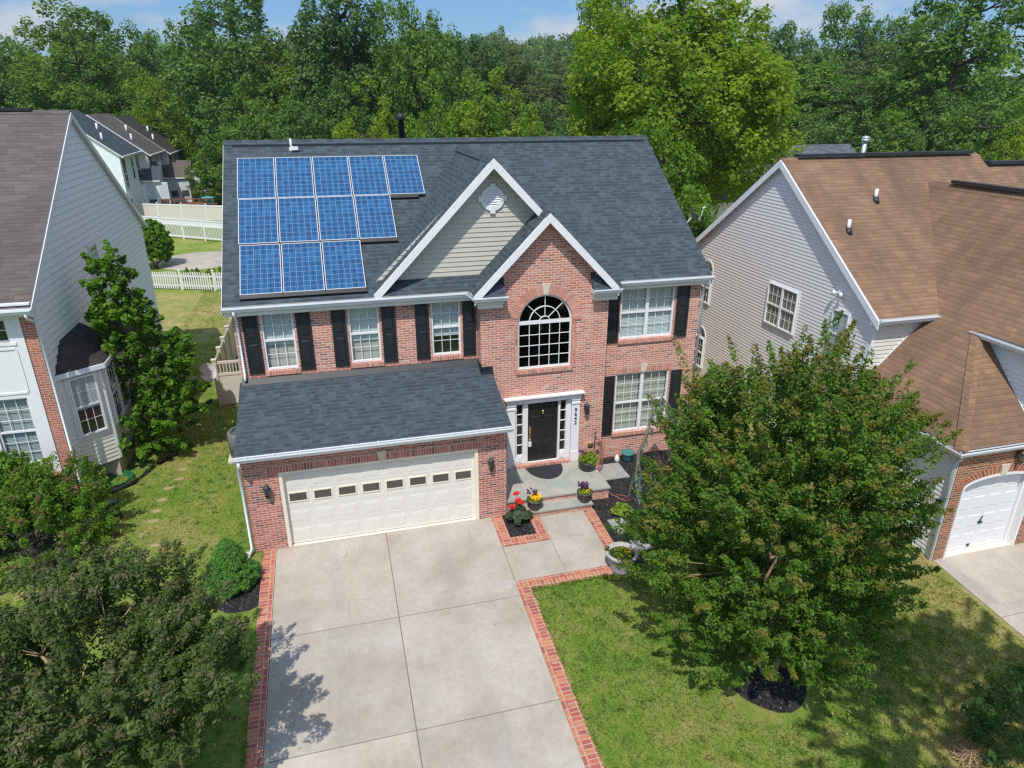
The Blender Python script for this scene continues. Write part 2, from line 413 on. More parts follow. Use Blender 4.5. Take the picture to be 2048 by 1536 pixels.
def mk_lawn():
    b = NB('lawn'); p = b.pos(); sp = b.node('ShaderNodeSeparateXYZ', {0: p}); x, y = sp.outputs[0], sp.outputs[1]
    dry, fine, vf = dryness(b, p, x, y)
    c = b.ramp(dry, [(.33, (.080, .172, .022)), (.48, (.128, .222, .032)), (.595, (.205, .258, .052)), (.705, (.31, .29, .10)), (.79, (.40, .325, .16))])
    c = b.mix(1, c, b.ramp(fine, [(.25, (.68, .72, .62)), (.5, (1, 1, 1)), (.75, (1.36, 1.3, 1.25))]), 'MULTIPLY')
    c = b.mix(1, c, b.ramp(vf, [(.3, (.7, .72, .7)), (.7, (1.3, 1.28, 1.2))]), 'MULTIPLY')
    bare = b.m('MULTIPLY', b.rng(b.noise(b.node('ShaderNodeMapping', {'Vector': p, 'Location': (3.1, 8.2, 0)}).outputs[0], 1.15, 4, .6), .66, .74), b.rng(y, 40, 30))
    c = b.mix(b.m('MULTIPLY', bare, .8), c, (.36, .25, .16))
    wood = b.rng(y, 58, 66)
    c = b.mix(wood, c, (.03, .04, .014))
    b.bsdf(c, .9, b.bump(b.m('ADD', fine, vf), .8, .03), .15); return b.mat
K['lawn'] = mk_lawn()

def mk_solar():
    b = NB('solar_cells'); uvv, u, v = b.uv()
    cu = b.m('MULTIPLY', u, 6.0); cv = b.m('MULTIPLY', v, 10.0)
    fu = b.m('FRACT', cu); fv = b.m('FRACT', cv)
    e = b.m('MINIMUM', b.m('MINIMUM', fu, b.m('SUBTRACT', 1.0, fu)), b.m('MINIMUM', fv, b.m('SUBTRACT', 1.0, fv)))
    line = b.m('LESS_THAN', e, .026)
    cell = b.white(b.vec(b.m('FLOOR', cu), b.m('FLOOR', cv), 1.0))
    p = b.pos(); vo = b.node('ShaderNodeTexVoronoi', {'Vector': b.node('ShaderNodeMapping', {'Vector': uvv, 'Scale': (1, .45, 1)}).outputs[0], 'Scale': 75})
    cry = b.node('ShaderNodeSeparateColor', {0: vo.outputs['Color']}).outputs[0]
    t = b.m('ADD', b.m('MULTIPLY', cell, .5), b.m('MULTIPLY', cry, .5))
    c = b.ramp(t, [(.1, (.004, .045, .125)), (.5, (.008, .075, .19)), (.9, (.018, .115, .27))])
    bus = b.m('LESS_THAN', b.m('ABSOLUTE', b.m('SUBTRACT', b.m('FRACT', b.m('MULTIPLY', fu, 2.0)), .5)), .045)
    c = b.mix(b.m('MULTIPLY', bus, .55), c, (.11, .19, .31))
    c = b.mix(line, c, (.21, .29, .36))
    b.bsdf(c, .28, None, .35, 0, .12); return b.mat
K['solar'] = mk_solar()
K['solarframe'] = plain('panel_frame', (.48, .49, .50), .35, .5, .05)
K['skirt'] = plain('black_skirt', (.010, .011, .013), .45, .4, .2)
# ================================================================== foliage
def leaf_mesh(name, c, nrm, size, asp, rg, tint, tip=None, fold=.12):
    N = len(c); nrm = nrm / (np.linalg.norm(nrm, axis=1)[:, None] + 1e-9)
    r = rg.normal(size=(N, 3)); t = np.cross(nrm, r); t /= (np.linalg.norm(t, axis=1)[:, None] + 1e-9); b = np.cross(nrm, t)
    L = np.asarray(size)[:, None] * .5; W = L * asp
    v = np.empty((N, 4, 3), np.float32)
    v[:, 0] = c - t * L; v[:, 1] = c + b * W + nrm * L * fold; v[:, 2] = c + t * L; v[:, 3] = c - b * W + nrm * L * fold
    me = bpy.data.meshes.new(name); me.vertices.add(4 * N); me.vertices.foreach_set('co', v.ravel())
    me.loops.add(4 * N); me.loops.foreach_set('vertex_index', np.arange(4 * N, dtype=np.int32))
    me.polygons.add(N); me.polygons.foreach_set('loop_start', np.arange(0, 4 * N, 4, dtype=np.int32)); me.polygons.foreach_set('loop_total', np.full(N, 4, np.int32))
    a = me.attributes.new('tint', 'FLOAT', 'FACE'); a.data.foreach_set('value', np.clip(tint, 0, 1).astype(np.float32))
    if tip is not None: a = me.attributes.new('tip', 'FLOAT', 'FACE'); a.data.foreach_set('value', np.clip(tip, 0, 1).astype(np.float32))
    me.update(calc_edges=True); return me

def leaf_object(name, c, nrm, size, asp, rg, mat, par, tint, tip=None):
    o_ = np.array(wloc(par)) if par is not None else np.zeros(3)
    me = leaf_mesh(name, c - o_, nrm, size, asp, rg, tint, tip); me.materials.append(K[mat])
    o = bpy.data.objects.new(name, me); COL.objects.link(o)
    if par is not None: o.parent = par
    return o

def sprays(rg, P, D, L, R, n, size, up=.45, tipr=.3):
    """n leaves along each of the twigs starting at P (k,3), direction D, length L, radius R"""
    k = len(P); idx = np.repeat(np.arange(k), n); N = k * n
    s = rg.uniform(0, 1, N) ** .85; rad = (R[idx] * (1 - (1 - tipr) * s))
    off = rg.normal(size=(N, 3)); off /= np.linalg.norm(off, axis=1)[:, None]; off *= (rad * rg.uniform(.25, 1, N) ** .6)[:, None]
    c = P[idx] + D[idx] * (L[idx] * s)[:, None] + off
    nn = off / (rad[:, None] + 1e-6) * .55 + rg.normal(size=(N, 3)) * .45 + np.array([0, 0, up]) + D[idx] * .2
    tint = np.repeat(rg.uniform(0, 1, k), n) * .55 + rg.uniform(0, 1, N) * .45
    return c, nn, size * rg.uniform(.5, 1.4, N), tint, s

def lumpy(rg, d, amp=.22, k=9):
    lob = rg.normal(size=(k, 3)); lob /= np.linalg.norm(lob, axis=1)[:, None]; w = rg.uniform(-1, 1, k)
    dd = d @ lob.T; return 1 + amp * (np.exp(6 * (dd - 1)) @ w)

def crown(rg, n, cen, rad, amp=.3, inner=.35, low=-.9):
    """n clump centres spread through an uneven ellipsoid, with outward directions"""
    out = np.empty((0, 3)); dirs = np.empty((0, 3))
    d = rg.normal(size=(n * 3, 3)); d /= np.linalg.norm(d, axis=1)[:, None]; d = d[d[:, 2] > low][:n]
    r = rg.uniform(inner ** 3, 1, len(d)) ** (1 / 3) * lumpy(rg, d, amp)
    p = np.array(cen) + d * r[:, None] * np.array(rad)
    return p, d

def limb(mb, a, b, r0, r1, rg, wob=.12, n=5, seg=6):
    a, b = Vector(a), Vector(b); L = (b - a).length; pts = []
    for k in range(n + 1):
        t = k / n; p = a.lerp(b, t); p.z += L * .10 * math.sin(math.pi * t) * 0 ; s = wob * L * math.sin(math.pi * t)
        pts.append(p + Vector((rg.uniform(-s, s), rg.uniform(-s, s), rg.uniform(-s, s) * .5)))
    mb.tube(pts, [r0 + (r1 - r0) * k / n for k in range(n + 1)], seg)
    return pts

# leaf materials
K['lf_crape'] = leafmat('crape_leaf', (.040, .098, .012), (.135, .232, .027), (.225, .15, .042), .34, .5)
K['lf_crape_d'] = leafmat('crape_leaf_dark', (.045, .085, .019), (.135, .185, .042), (.20, .14, .08), .32, .5)
K['lf_lime'] = leafmat('lime_leaf', (.100, .180, .016), (.275, .350, .030), None, .46, .55)
K['lf_bright'] = leafmat('bright_leaf', (.070, .155, .015), (.185, .29, .028), None, .42, .55)
K['lf_mid'] = leafmat('mid_leaf', (.062, .135, .022), (.175, .29, .042), None, .34)
K['lf_dark'] = leafmat('dark_leaf', (.048, .110, .026), (.140, .24, .048), None, .30)
K['lf_deep'] = leafmat('deep_leaf', (.036, .088, .026), (.105, .19, .044), None, .28)
K['lf_grey'] = leafmat('grey_green_leaf', (.068, .130, .042), (.160, .24, .074), None, .38)
K['lf_yel'] = leafmat('olive_leaf', (.078, .145, .022), (.175, .26, .040), None, .42)
K['lf_pine'] = leafmat('pine_needle', (.058, .098, .036), (.135, .185, .06), (.15, .12, .065), .28)
K['lf_brown'] = leafmat('brown_green_leaf', (.085, .11, .036), (.175, .19, .07), None, .34)
K['lf_sweet'] = leafmat('star_leaf', (.042, .115, .010), (.175, .32, .024), None, .40, .5)
K['lf_cone'] = leafmat('spruce_needle', (.050, .155, .028), (.115, .27, .046), None, .18, .6)
K['lf_cedar'] = leafmat('blue_cedar_needle', (.14, .23, .20), (.26, .36, .32), None, .15, .6)
K['lf_rose'] = leafmat('rose_leaf', (.045, .11, .012), (.165, .275, .024), (.17, .09, .05), .36, .5)
K['lf_begonia'] = leafmat('begonia_leaf', (.018, .035, .016), (.055, .085, .035), None, .15, .35, .4)
K['lf_pansy'] = leafmat('pansy_leaf', (.10, .17, .012), (.26, .33, .03), None, .3, .5)
K['lf_grass'] = leafmat('grass_blade', (.070, .165, .020), (.215, .295, .048), None, .35, .6, .22, True)
# ================================================================== helpers for facades
def wall_cells(mb, F, u0, u1, z0, z1, holes, mi=0, depth=.12, arch=None, reveal_mi=None):
    """front face of a wall with rectangular openings (and one arch) and their reveals"""
    us = sorted({u0, u1, *[h[0] for h in holes], *[h[1] for h in holes]}); zs = sorted({z0, z1, *[h[2] for h in holes], *[h[3] for h in holes]})
    if arch: ac, ar, az, atop, arise = arch; us = sorted({*us, ac - ar, ac + ar}); zs = sorted({*zs, az, atop})
    inside = lambda u, z: any(h[0] < u < h[1] and h[2] < z < h[3] for h in holes) or (arch and ac - ar < u < ac + ar and az < z < atop)
    fl = F.u.cross(Vector((0, 0, 1))).dot(F.n) < 0
    def q(pts, m=mi): mb.face([F.pt(*p) for p in (pts[::-1] if fl else pts)], m)
    for a, b in zip(us, us[1:]):
        for c, d in zip(zs, zs[1:]):
            if inside((a + b) / 2, (c + d) / 2) or a < u0 - 1e-6 or b > u1 + 1e-6 or c < z0 - 1e-6 or d > z1 + 1e-6: continue
            q([(a, c, 0), (b, c, 0), (b, d, 0), (a, d, 0)])
    rm = mi if reveal_mi is None else reveal_mi
    for a, b, c, d in holes:
        q([(a, c, 0), (a, d, 0), (a, d, -depth), (a, c, -depth)], rm); q([(b, d, 0), (b, c, 0), (b, c, -depth), (b, d, -depth)], rm)
        q([(b, c, 0), (a, c, 0), (a, c, -depth), (b, c, -depth)], rm)
        if not (arch and abs(d - az) < 1e-6): q([(a, d, 0), (b, d, 0), (b, d, -depth), (a, d, -depth)], rm)
    if arch:
        n = 24; P = [(ac - ar * math.cos(math.pi * k / n), az + arise * math.sin(math.pi * k / n)) for k in range(n + 1)]
        for (xa, za), (xb, zb) in zip(P, P[1:]):
            q([(xa, za, 0), (xb, zb, 0), (xb, atop, 0), (xa, atop, 0)])
            q([(xb, zb, 0), (xa, za, 0), (xa, za, -depth), (xb, zb, -depth)], rm)

def siding(mb, F, poly, z0, z1, lap, out=.02, mi=0):
    """lapped boards clipped to a convex polygon poly [(u,z)]"""
    def clip(P, zc, keep_above):
        R = []
        for i in range(len(P)):
            a, b = P[i], P[(i + 1) % len(P)]
            ia = (a[1] >= zc) == keep_above or a[1] == zc; ib = (b[1] >= zc) == keep_above or b[1] == zc
            if ia: R.append(a)
            if ia != ib:
                t = (zc - a[1]) / (b[1] - a[1]); R.append((a[0] + t * (b[0] - a[0]), zc))
        return R
    fl = F.u.cross(Vector((0, 0, 1))).dot(F.n) < 0
    z = z0
    ar = sum(poly[i][0] * poly[(i + 1) % len(poly)][1] - poly[(i + 1) % len(poly)][0] * poly[i][1] for i in range(len(poly)))
    if ar < 0: poly = poly[::-1]
    while z < z1 - 1e-6:
        P = clip(clip(poly, z, True), min(z + lap, z1), False)
        if len(P) >= 3:
            pts = [F.pt(u, zz, out * max(0, 1 - (zz - z) / lap)) for u, zz in P]
            mb.face(pts[::-1] if fl else pts, mi)
            lo = [p for p in P if abs(p[1] - z) < 1e-5]
            if len(lo) >= 2:
                a, b = min(lo)[0], max(lo)[0]
                q = [F.pt(b, z, 0), F.pt(b, z, out), F.pt(a, z, out), F.pt(a, z, 0)]
                mb.face(q[::-1] if fl else q, mi)
        z += lap

def window(par, F, u0, u1, z0, z1, units=1, cols=3, rows=(2, 2), rec=.05, fw=.05, cover='curtain', sill=None, sillmat='brick_v', grid_lower=True, trim=0.0, cover_to=0.0, glass='glass', dep=.35, flat=False):
    """double-hung window: frame (with the room behind it), pane, blind or curtain, brick sill"""
    m = MB(); g = MB(); c = MB()
    if trim: # casing proud of the wall
        for a in ((u0 - trim, u0, z0 - trim, z1 + trim), (u1, u1 + trim, z0 - trim, z1 + trim), (u0, u1, z1, z1 + trim), (u0, u1, z0 - trim, z0)):
            m.fbox(F, a[0], a[1], a[2], a[3], -.02, .03)
    d = .062 if flat else -rec; mw = .016; CO = .035 if flat else .11; AMP = .3 if flat else .85
    w = (u1 - u0) / units
    for k in range(units):
        a, b = u0 + k * w, u0 + (k + 1) * w
        zm = z0 + (z1 - z0) * rows[1] / (rows[0] + rows[1])
        m.fbox(F, a, a + fw, z0, z1, d - .06, d + .02); m.fbox(F, b - fw, b, z0, z1, d - .06, d + .02)
        m.fbox(F, a + fw, b - fw, z1 - fw, z1, d - .06, d + .02); m.fbox(F, a + fw, b - fw, z0, z0 + fw, d - .06, d + .02)
        m.fbox(F, a + fw, b - fw, zm - .028, zm + .028, d - .05, d + .012)
        for (c0, c1, nr, dd, gr) in ((zm + .028, z1 - fw, rows[0], d - .012, True), (z0 + fw, zm - .028, rows[1], d - .03, grid_lower)):
            q = [F.pt(a + fw, c0, dd), F.pt(b - fw, c0, dd), F.pt(b - fw, c1, dd), F.pt(a + fw, c1, dd)]
            g.face(q if F.u.cross(Vector((0, 0, 1))).dot(F.n) > 0 else q[::-1])
            if gr:
                for j in range(1, cols):
                    uu = a + fw + (b - a - 2 * fw) * j / cols; m.fbox(F, uu - mw / 2, uu + mw / 2, c0, c1, dd - .006, dd + .006)
                for j in range(1, nr):
                    zz = c0 + (c1 - c0) * j / nr; m.fbox(F, a + fw, b - fw, zz - mw / 2, zz + mw / 2, dd - .0045, dd + .0045)
        # what hangs behind the glass
        if cover in ('curtain', 'curtain_d', 'split'):
            n = 44; parts = [(a + fw, b - fw)]
            if cover == 'split': s_ = (b - a - 2 * fw); parts = [(a + fw, a + fw + s_ * .40), (b - fw - s_ * .42, b - fw)]
            for (p0, p1) in parts:
                prev = None
                for j in range(n + 1):
                    uu = p0 + (p1 - p0) * j / n; dd = d - CO + AMP * (.009 * math.sin(j * 1.35 + a * 9) + .007 * math.sin(j * .6))
                    cur = (uu, dd)
                    if prev: c.face([F.pt(prev[0], z0 + .02 + cover_to * (z1 - z0), prev[1]), F.pt(cur[0], z0 + .02 + cover_to * (z1 - z0), cur[1]), F.pt(cur[0], z1, cur[1]), F.pt(prev[0], z1, prev[1])], 0, None, True)
                    prev = cur
        elif cover in ('blind', 'blind_g'):
            zz = z0 + cover_to * (z1 - z0)
            while zz < z1 - .02:
                c.face([F.pt(a + fw, zz, d - CO + .032), F.pt(b - fw, zz, d - CO + .032), F.pt(b - fw, zz + .046, d - CO + .015), F.pt(a + fw, zz + .046, d - CO + .015)]); zz += .042
        elif cover == 'shade':
            zz = z0 + cover_to * (z1 - z0)
            c.face([F.pt(a + fw, zz, d - .075), F.pt(b - fw, zz, d - .075), F.pt(b - fw, z1, d - .075), F.pt(a + fw, z1, d - .075)])
            c.face([F.pt(a + fw, z0, d - .12), F.pt(b - fw, z0, d - .12), F.pt(b - fw, zz, d - .12), F.pt(a + fw, zz, d - .12)], 1)
    # room behind
    P = F.pt; o = .0 if flat else .02; D = d - .043 if flat else -dep - rec
    q = [(u0 - o, z0 - o), (u1 + o, z0 - o), (u1 + o, z1 + o), (u0 - o, z1 + o)]
    m.face([P(x, z, D) for x, z in q], 1)
    for k in range(4):
        (x, z), (x2, z2) = q[k], q[(k + 1) % 4]
        m.face([P(x, z, D), P(x, z, d - (.03 if flat else .062)), P(x2, z2, d - (.03 if flat else .062)), P(x2, z2, D)], 1)
    fr = m.build('window', [K['white'], K['room']], par)
    g.build('pane', K[glass], fr)
    if c.f: c.build({'blind': 'blind', 'shade': 'blind'}.get(cover, 'curtain'), [K['curtain' if cover == 'split' else cover if cover in K else 'blind'], K['curtain']], fr)
    if sill:
        s = MB(); s.fbox(F, u0 - .04, u1 + .04, z0 - .13, z0 - .012, -.03, .055); s.build('sill', K[sillmat], fr)
    return fr

def shutter(par, F, u0, u1, z0, z1):
    m = MB(); m.fbox(F, u0, u1, z0, z1, .008, .03)
    st = .055; zm = z0 + (z1 - z0) * .53
    for a in ((u0, u0 + st, z0, z1), (u1 - st, u1, z0, z1), (u0 + st, u1 - st, z0, z0 + .13), (u0 + st, u1 - st, z1 - .09, z1), (u0 + st, u1 - st, zm - .05, zm + .05)):
        m.fbox(F, *a, .03, .045)
    for a, b in ((z0 + .15, zm - .07), (zm + .07, z1 - .11)): m.raised(F, u0 + st + .015, u1 - st - .015, a, b, .03, .03, .014)
    return m.build('shutter', K['black'], par)

def gutter(par, pts, name='gutter', mat='gutter', w=.12, h=.115):
    """open K-style gutter along points; outer side is to the right of the walking direction"""
    m = MB(); pts = [Vector(p) for p in pts]
    prof = [(0, 0), (0, -h), (w * .6, -h), (w * .8, -h * .5), (w, -h * .25), (w, 0.004), (w - .018, 0.004), (w - .018, -.012), (.012, -.03), (.012, 0)]
    def side(k):
        ds = []
        if k > 0: ds.append((pts[k] - pts[k - 1]).normalized())
        if k < len(pts) - 1: ds.append((pts[k + 1] - pts[k]).normalized())
        ns = [Vector((d.y, -d.x, 0)).normalized() for d in ds]
        n = sum(ns, Vector((0, 0, 0))).normalized(); return n / max(.3, n.dot(ns[0]))
    rings = [[p + side(k) * a + Vector((0, 0, b)) for a, b in prof] for k, p in enumerate(pts)]
    for A, B in zip(rings, rings[1:]):
        for j in range(len(prof)):
            j2 = (j + 1) % len(prof); m.face([A[j], B[j], B[j2], A[j2]], 1 if j == 7 else 0)
    m.face(rings[0]); m.face(rings[-1][::-1])
    return m.build(name, [K[mat], K['flash']], par)

def downspout(par, pts, name='downspout', mat='gutter', w=.042):
    m = MB(); m.tube(pts, w, 4); return m.build(name, K[mat], par)

# ================================================================== main house
YM, YB = 2.39, 1.93
house = thing('brick_house', 'pink brick two-storey house with slate grey roof, black shutters and double garage', 'house', (6.6, 0, 0))
FM = Frame((0, YM, 0), (1, 0, 0), (0, -1, 0)); FB = Frame((0, YB, 0), (1, 0, 0), (0, -1, 0)); FG = Frame((0, 0, 0), (1, 0, 0), (0, -1, 0))
BXL, BXR, HW = 6.336, 10.066, 13.215
wins = [(.66, 1.47), (2.85, 3.66), (5.06, 5.87)]
w4, w5 = (10.65, 12.38, 3.97, 5.60), (10.64, 12.43, .88, 2.86)
m = MB()
wall_cells(m, FM, 0, BXL, 3.3, 5.72, [(a, b, 3.98, 5.60) for a, b in wins])
wall_cells(m, FM, BXR, HW, -.3, 5.72, [w4, w5])
for x, s in ((BXL, 0), (BXR, 1)): m.face([(x, YB, -.1), (x, YM, -.1), (x, YM, 6.0), (x, YB, 6.0)])
AC, AR, AZ = 8.19, .79, 4.86
wall_cells(m, FB, BXL, BXR, -.1, 5.76, [(AC - AR, AC + AR, 3.50, AZ), (7.32, 9.06, .36, 2.52)], arch=(AC, AR, AZ, 5.76, AR))
apx = 8.167
zr = lambda x: 7.913 - 1.017 * abs(x - apx) - .06
m.face([(BXL, YB, 5.76), (BXR, YB, 5.76), (BXR, YB, zr(BXR)), (apx, YB, zr(apx)), (BXL, YB, zr(BXL))])
m.face([(0, YM, 3.3), (0, 12.15, 3.3), (0, 12.15, 5.72), (0, YM, 5.72)]); m.face([(0, YM, -.2), (0, 12.15, -.2), (0, 12.15, 3.3), (0, YM, 3.3)])
m.face([(HW, YM, -.3), (HW, 12.15, -.3), (HW, 12.15, 5.72), (HW, YM, 5.72)]); m.face([(0, 12.15, -.2), (HW, 12.15, -.2), (HW, 12.15, 5.72), (0, 12.15, 5.72)])
for x in (.02, HW - .02): m.face([(x, YM, 5.72), (x, 12.15, 5.72), (x, 7.27, 9.25)])
house_wall = m.build('wall', K['brick'], house)
# brick arch ring with keystone, rowlocks
m = MB(); r0, r1 = AR + .005, AR + .27; n = 30
for k in range(n):
    a0, a1 = math.pi * k / n, math.pi * (k + 1) / n
    pt = lambda r, a, d: FB.pt(AC - r * math.cos(a), AZ + r * math.sin(a), d)
    m.face([pt(r0, a0, .02), pt(r0, a1, .02), pt(r1, a1, .02), pt(r1, a0, .02)][::-1], 0, [(a0 * .95, 0.01), (a1 * .95, 0.01), (a1 * .95, .225), (a0 * .95, .225)][::-1])
    m.face([pt(r1, a0, .02), pt(r1, a1, .02), pt(r1, a1, 0), pt(r1, a0, 0)]); m.face([pt(r0, a0, .02), pt(r0, a1, .02), pt(r0, a1, 0), pt(r0, a0, 0)])
for s in (-1, 1):
    u = AC + s * AR
    m.fbox(FB, min(u, u + s * .11), max(u, u + s * .11), 3.50, AZ, 0, .015)
m.build('brick_arch', K['brick_v'], house)
for F, c, z0, z1, w0, w1 in ((FB, AC, 5.66, 5.97, .07, .13), (FG, 3.33, 2.2, 2.47, .075, .115), (FM, 11.54, 2.88, 3.14, .075, .12)):
    m = MB(); p = [F.pt(c - w0, z0, .035), F.pt(c + w0, z0, .035), F.pt(c + w1, z1, .035), F.pt(c - w1, z1, .035)]
    m.extrude(p, F.n * -.034); m.build('keystone', K['conc_trim'], house)
m = MB(); m.fbox(FM, 10.6, 12.47, 2.862, 3.10, 0, .008); m.build('brick_lintel', K['brick_v'], house)
# windows
window(house, FM, *wins[0], 3.98, 5.60, cover='shade', cover_to=.40, sill=True)
window(house, FM, *wins[1], 3.98, 5.60, cover='shade', cover_to=.36, sill=True)
window(house, FM, *wins[2], 3.98, 5.60, cover='blind', cover_to=.33, sill=True)
window(house, FM, w4[0], w4[1], w4[2], w4[3], units=2, cover='blind', sill=True)
window(house, FM, w5[0], w5[1], w5[2], w5[3], units=2, rows=(3, 3), cover='curtain', sill=True)
for a, b in ((.22, .60), (1.53, 1.90), (2.42, 2.79), (3.72, 4.09), (4.62, 4.99), (5.93, 6.29)): shutter(house, FM, a, b, 3.93, 5.60)
for a, b in ((10.25, 10.60), (12.44, 12.85)): shutter(house, FM, a, b, 3.92, 5.61)
for a, b in ((10.24, 10.59), (12.48, 12.85)): shutter(house, FM, a, b, .84, 2.83)
# arched stair window
m = MB(); g = MB(); d = -.06; u0, u1 = AC - AR, AC + AR
bx = lambda a, b, c, e: m.fbox(FB, a, b, c, e, d - .04, d + .02)
bx(u0, u0 + .045, 3.5, AZ + .06); bx(u1 - .045, u1, 3.5, AZ + .06); bx(u0 + .045, u1 - .045, 3.5, 3.55); bx(u0 + .045, u1 - .045, AZ - .05, AZ + .05)
for k in range(1, 5): uu = u0 + .045 + (2 * AR - .09) * k / 5; m.fbox(FB, uu - .009, uu + .009, 3.55, AZ - .05, d - .012, d + .008)
for k in range(1, 4): zz = 3.55 + (AZ - 3.6) * k / 4; m.fbox(FB, u0 + .045, u1 - .045, zz - .009, zz + .009, d - .010, d + .006)
def arc(r, w, zb=AZ + .05, n=28):
    for k in range(n):
        a0, a1 = math.pi * k / n, math.pi * (k + 1) / n
        q = [(r, a0), (r, a1), (r - w, a1), (r - w, a0)]; z = [FB.pt(AC - rr * math.cos(a), max(zb, AZ + rr * math.sin(a)), d + .02) for rr, a in q]
        m.extrude(z, FB.n * -.06)
arc(AR, .05); arc(.46, .02); arc(.17, .02)
for a in (45, 90, 135):
    ca, sa = math.cos(math.radians(a)), math.sin(math.radians(a)); t = Vector((sa, 0, ca)) * .009
    A, B = FB.pt(AC + .15 * ca, AZ + .15 * sa + .03, d + .012), FB.pt(AC + .75 * ca, AZ + .75 * sa, d + .012)
    tt = Vector((-sa, 0, ca)) * .009; m.extrude([A - tt, B - tt, B + tt, A + tt], FB.n * -.02)
g.face([FB.pt(x, z, d - .01) for x, z in ((u0, 3.5), (u1, 3.5), (u1, AZ), (u0, AZ))])
g.face([FB.pt(AC - AR * math.cos(math.pi * k / 24), AZ + AR * math.sin(math.pi * k / 24), d - .01) for k in range(25)][::-1])
# hallway behind the glass
hx0, hx1, hz0, hz1, hd = u0 - .3, u1 + .3, 3.3, 5.74, -2.2
P = FB.pt
for q in ([(hx0, hz0, hd), (hx1, hz0, hd), (hx1, hz1, hd), (hx0, hz1, hd)], [(hx0, hz0, hd), (hx0, hz0, -.13), (hx0, hz1, -.13), (hx0, hz1, hd)], [(hx1, hz0, hd), (hx1, hz0, -.13), (hx1, hz1, -.13), (hx1, hz1, hd)],
          [(hx0, hz0, hd), (hx1, hz0, hd), (hx1, hz0, -.13), (hx0, hz0, -.13)], [(hx0, hz1, hd), (hx1, hz1, hd), (hx1, hz1, -.13), (hx0, hz1, -.13)]): m.face([P(*a) for a in q], 1)
aw = m.build('arched_window', [K['white'], K['dark']], house); g.build('pane', K['glass_d'], aw)
s = MB(); s.fbox(FB, u0 - .05, u1 + .05, 3.37, 3.488, -.03, .055); s.build('sill', K['brick_v'], aw)

# ---- roofs
ZE, YE, SL = 5.84, 2.12, .697
zm_ = lambda y: ZE + SL * (y - YE)
XL, XR, YR = -.155, 13.385, 7.27; ZR = zm_(YR)
m = MB()
m.slab([(XL, YE, ZE), (XR, YE, ZE), (XR, YR, ZR), (XL, YR, ZR)], .13)
m.slab([(XL, YR, ZR), (XR, YR, ZR), (XR, 2 * YR - YE, ZE), (XL, 2 * YR - YE, ZE)], .13)
# gable roof over the clay siding
GX, GZ, GS, GY = 6.80, 9.25, 1.034, 2.15
for s_ in (-1, 1):
    xf = GX + s_ * 3.24; zf = GZ - GS * 3.24
    m.slab([(GX, GY, GZ), (xf, GY, zf), (xf, 2.6, zf), (GX, 7.05, GZ)], .12)
BS = 1.017
for s_ in (-1, 1):
    xf = apx + s_ * 2.06; zf = 7.913 - BS * 2.06
    m.slab([(apx, 1.63, 7.913), (xf, 1.63, zf), (xf, 2.5, zf), (apx, 5.15, 7.913)], .12)
roof = m.build('roof', [K['roof'], K['soffit']], house)
m = MB()  # ridge caps
def cap(mb, a, b, w, dz, mi=0, hd=.02):
    a, b = Vector(a), Vector(b); t = (b - a).normalized(); n = t.cross(Vector((0, 0, 1))).normalized()
    q = lambda p, s: p + n * w * s + Vector((0, 0, -dz * w + hd)); top = Vector((0, 0, hd + .012))
    mb.face([q(a, -1), a + top, b + top, q(b, -1)], mi); mb.face([a + top, q(a, 1), q(b, 1), b + top], mi)
    for p in (a, b): mb.face([q(p, -1), q(p, 1), p + top], mi)
    for s in (-1, 1): mb.face([q(a, s), q(b, s), q(b, s) - Vector((0, 0, .05)), q(a, s) - Vector((0, 0, .05))], mi)
cap(m, (XL, YR, ZR), (XR, YR, ZR), .15, SL, 0, .045); cap(m, (GX, GY - .01, GZ), (GX, 7.0, GZ), .13, GS); cap(m, (apx, 1.62, 7.913), (apx, 5.0, 7.913), .13, BS)
m.build('ridge_cap', K['roof'], roof)
m = MB()  # dark line of the ridge vent
m.box(XL + .25, XR - .2, YR - .19, YR - .165, ZR - .125, ZR - .07); m.box(GX - .165, GX - .14, 3.2, 6.6, GZ - .16, GZ - .11)
m.build('ridge_vent', K['flash'], roof)
m = MB(); m.lathe((5.11, 7.55, 9.0), [(.09, 0), (.09, 1.0), (.12, 1.0), (.12, 1.14), (.06, 1.2), (.02, 1.21)], 16); m.build('flue_pipe', K['flash'], roof)
# rake boards of the two gables
m = MB()
def rake(mb, x0, z0, x1, z1, y, h, t=.03, mi=0):
    mb.extrude([(x0, y, z0), (x1, y, z1), (x1, y, z1 - h), (x0, y, z0 - h)], (0, t, 0), mi)
for s_ in (-1, 1):
    rake(m, GX, GZ - .015, GX + s_ * 3.22, GZ - .015 - GS * 3.22, GY - .032, .25)
m.build('rake_board', K['white'], roof); m = MB()
for s_ in (-1, 1): rake(m, apx, 7.898, apx + s_ * 2.05, 7.898 - BS * 2.05, 1.598, .25)
m.build('rake_board', K['white'], roof)
for x in (XL - .012, XR - .018):
    m = MB()
    for y0, y1, sg in ((YE, YR, 1), (YR, 2 * YR - YE, -1)):
        za, zb = (ZE, ZR) if sg > 0 else (ZR, ZE)
        m.extrude([(x, y0, za - .02), (x, y1, zb - .02), (x, y1, zb - .2), (x, y0, za - .2)], (.03, 0, 0))
    m.build('rake_board', K['white'], roof)
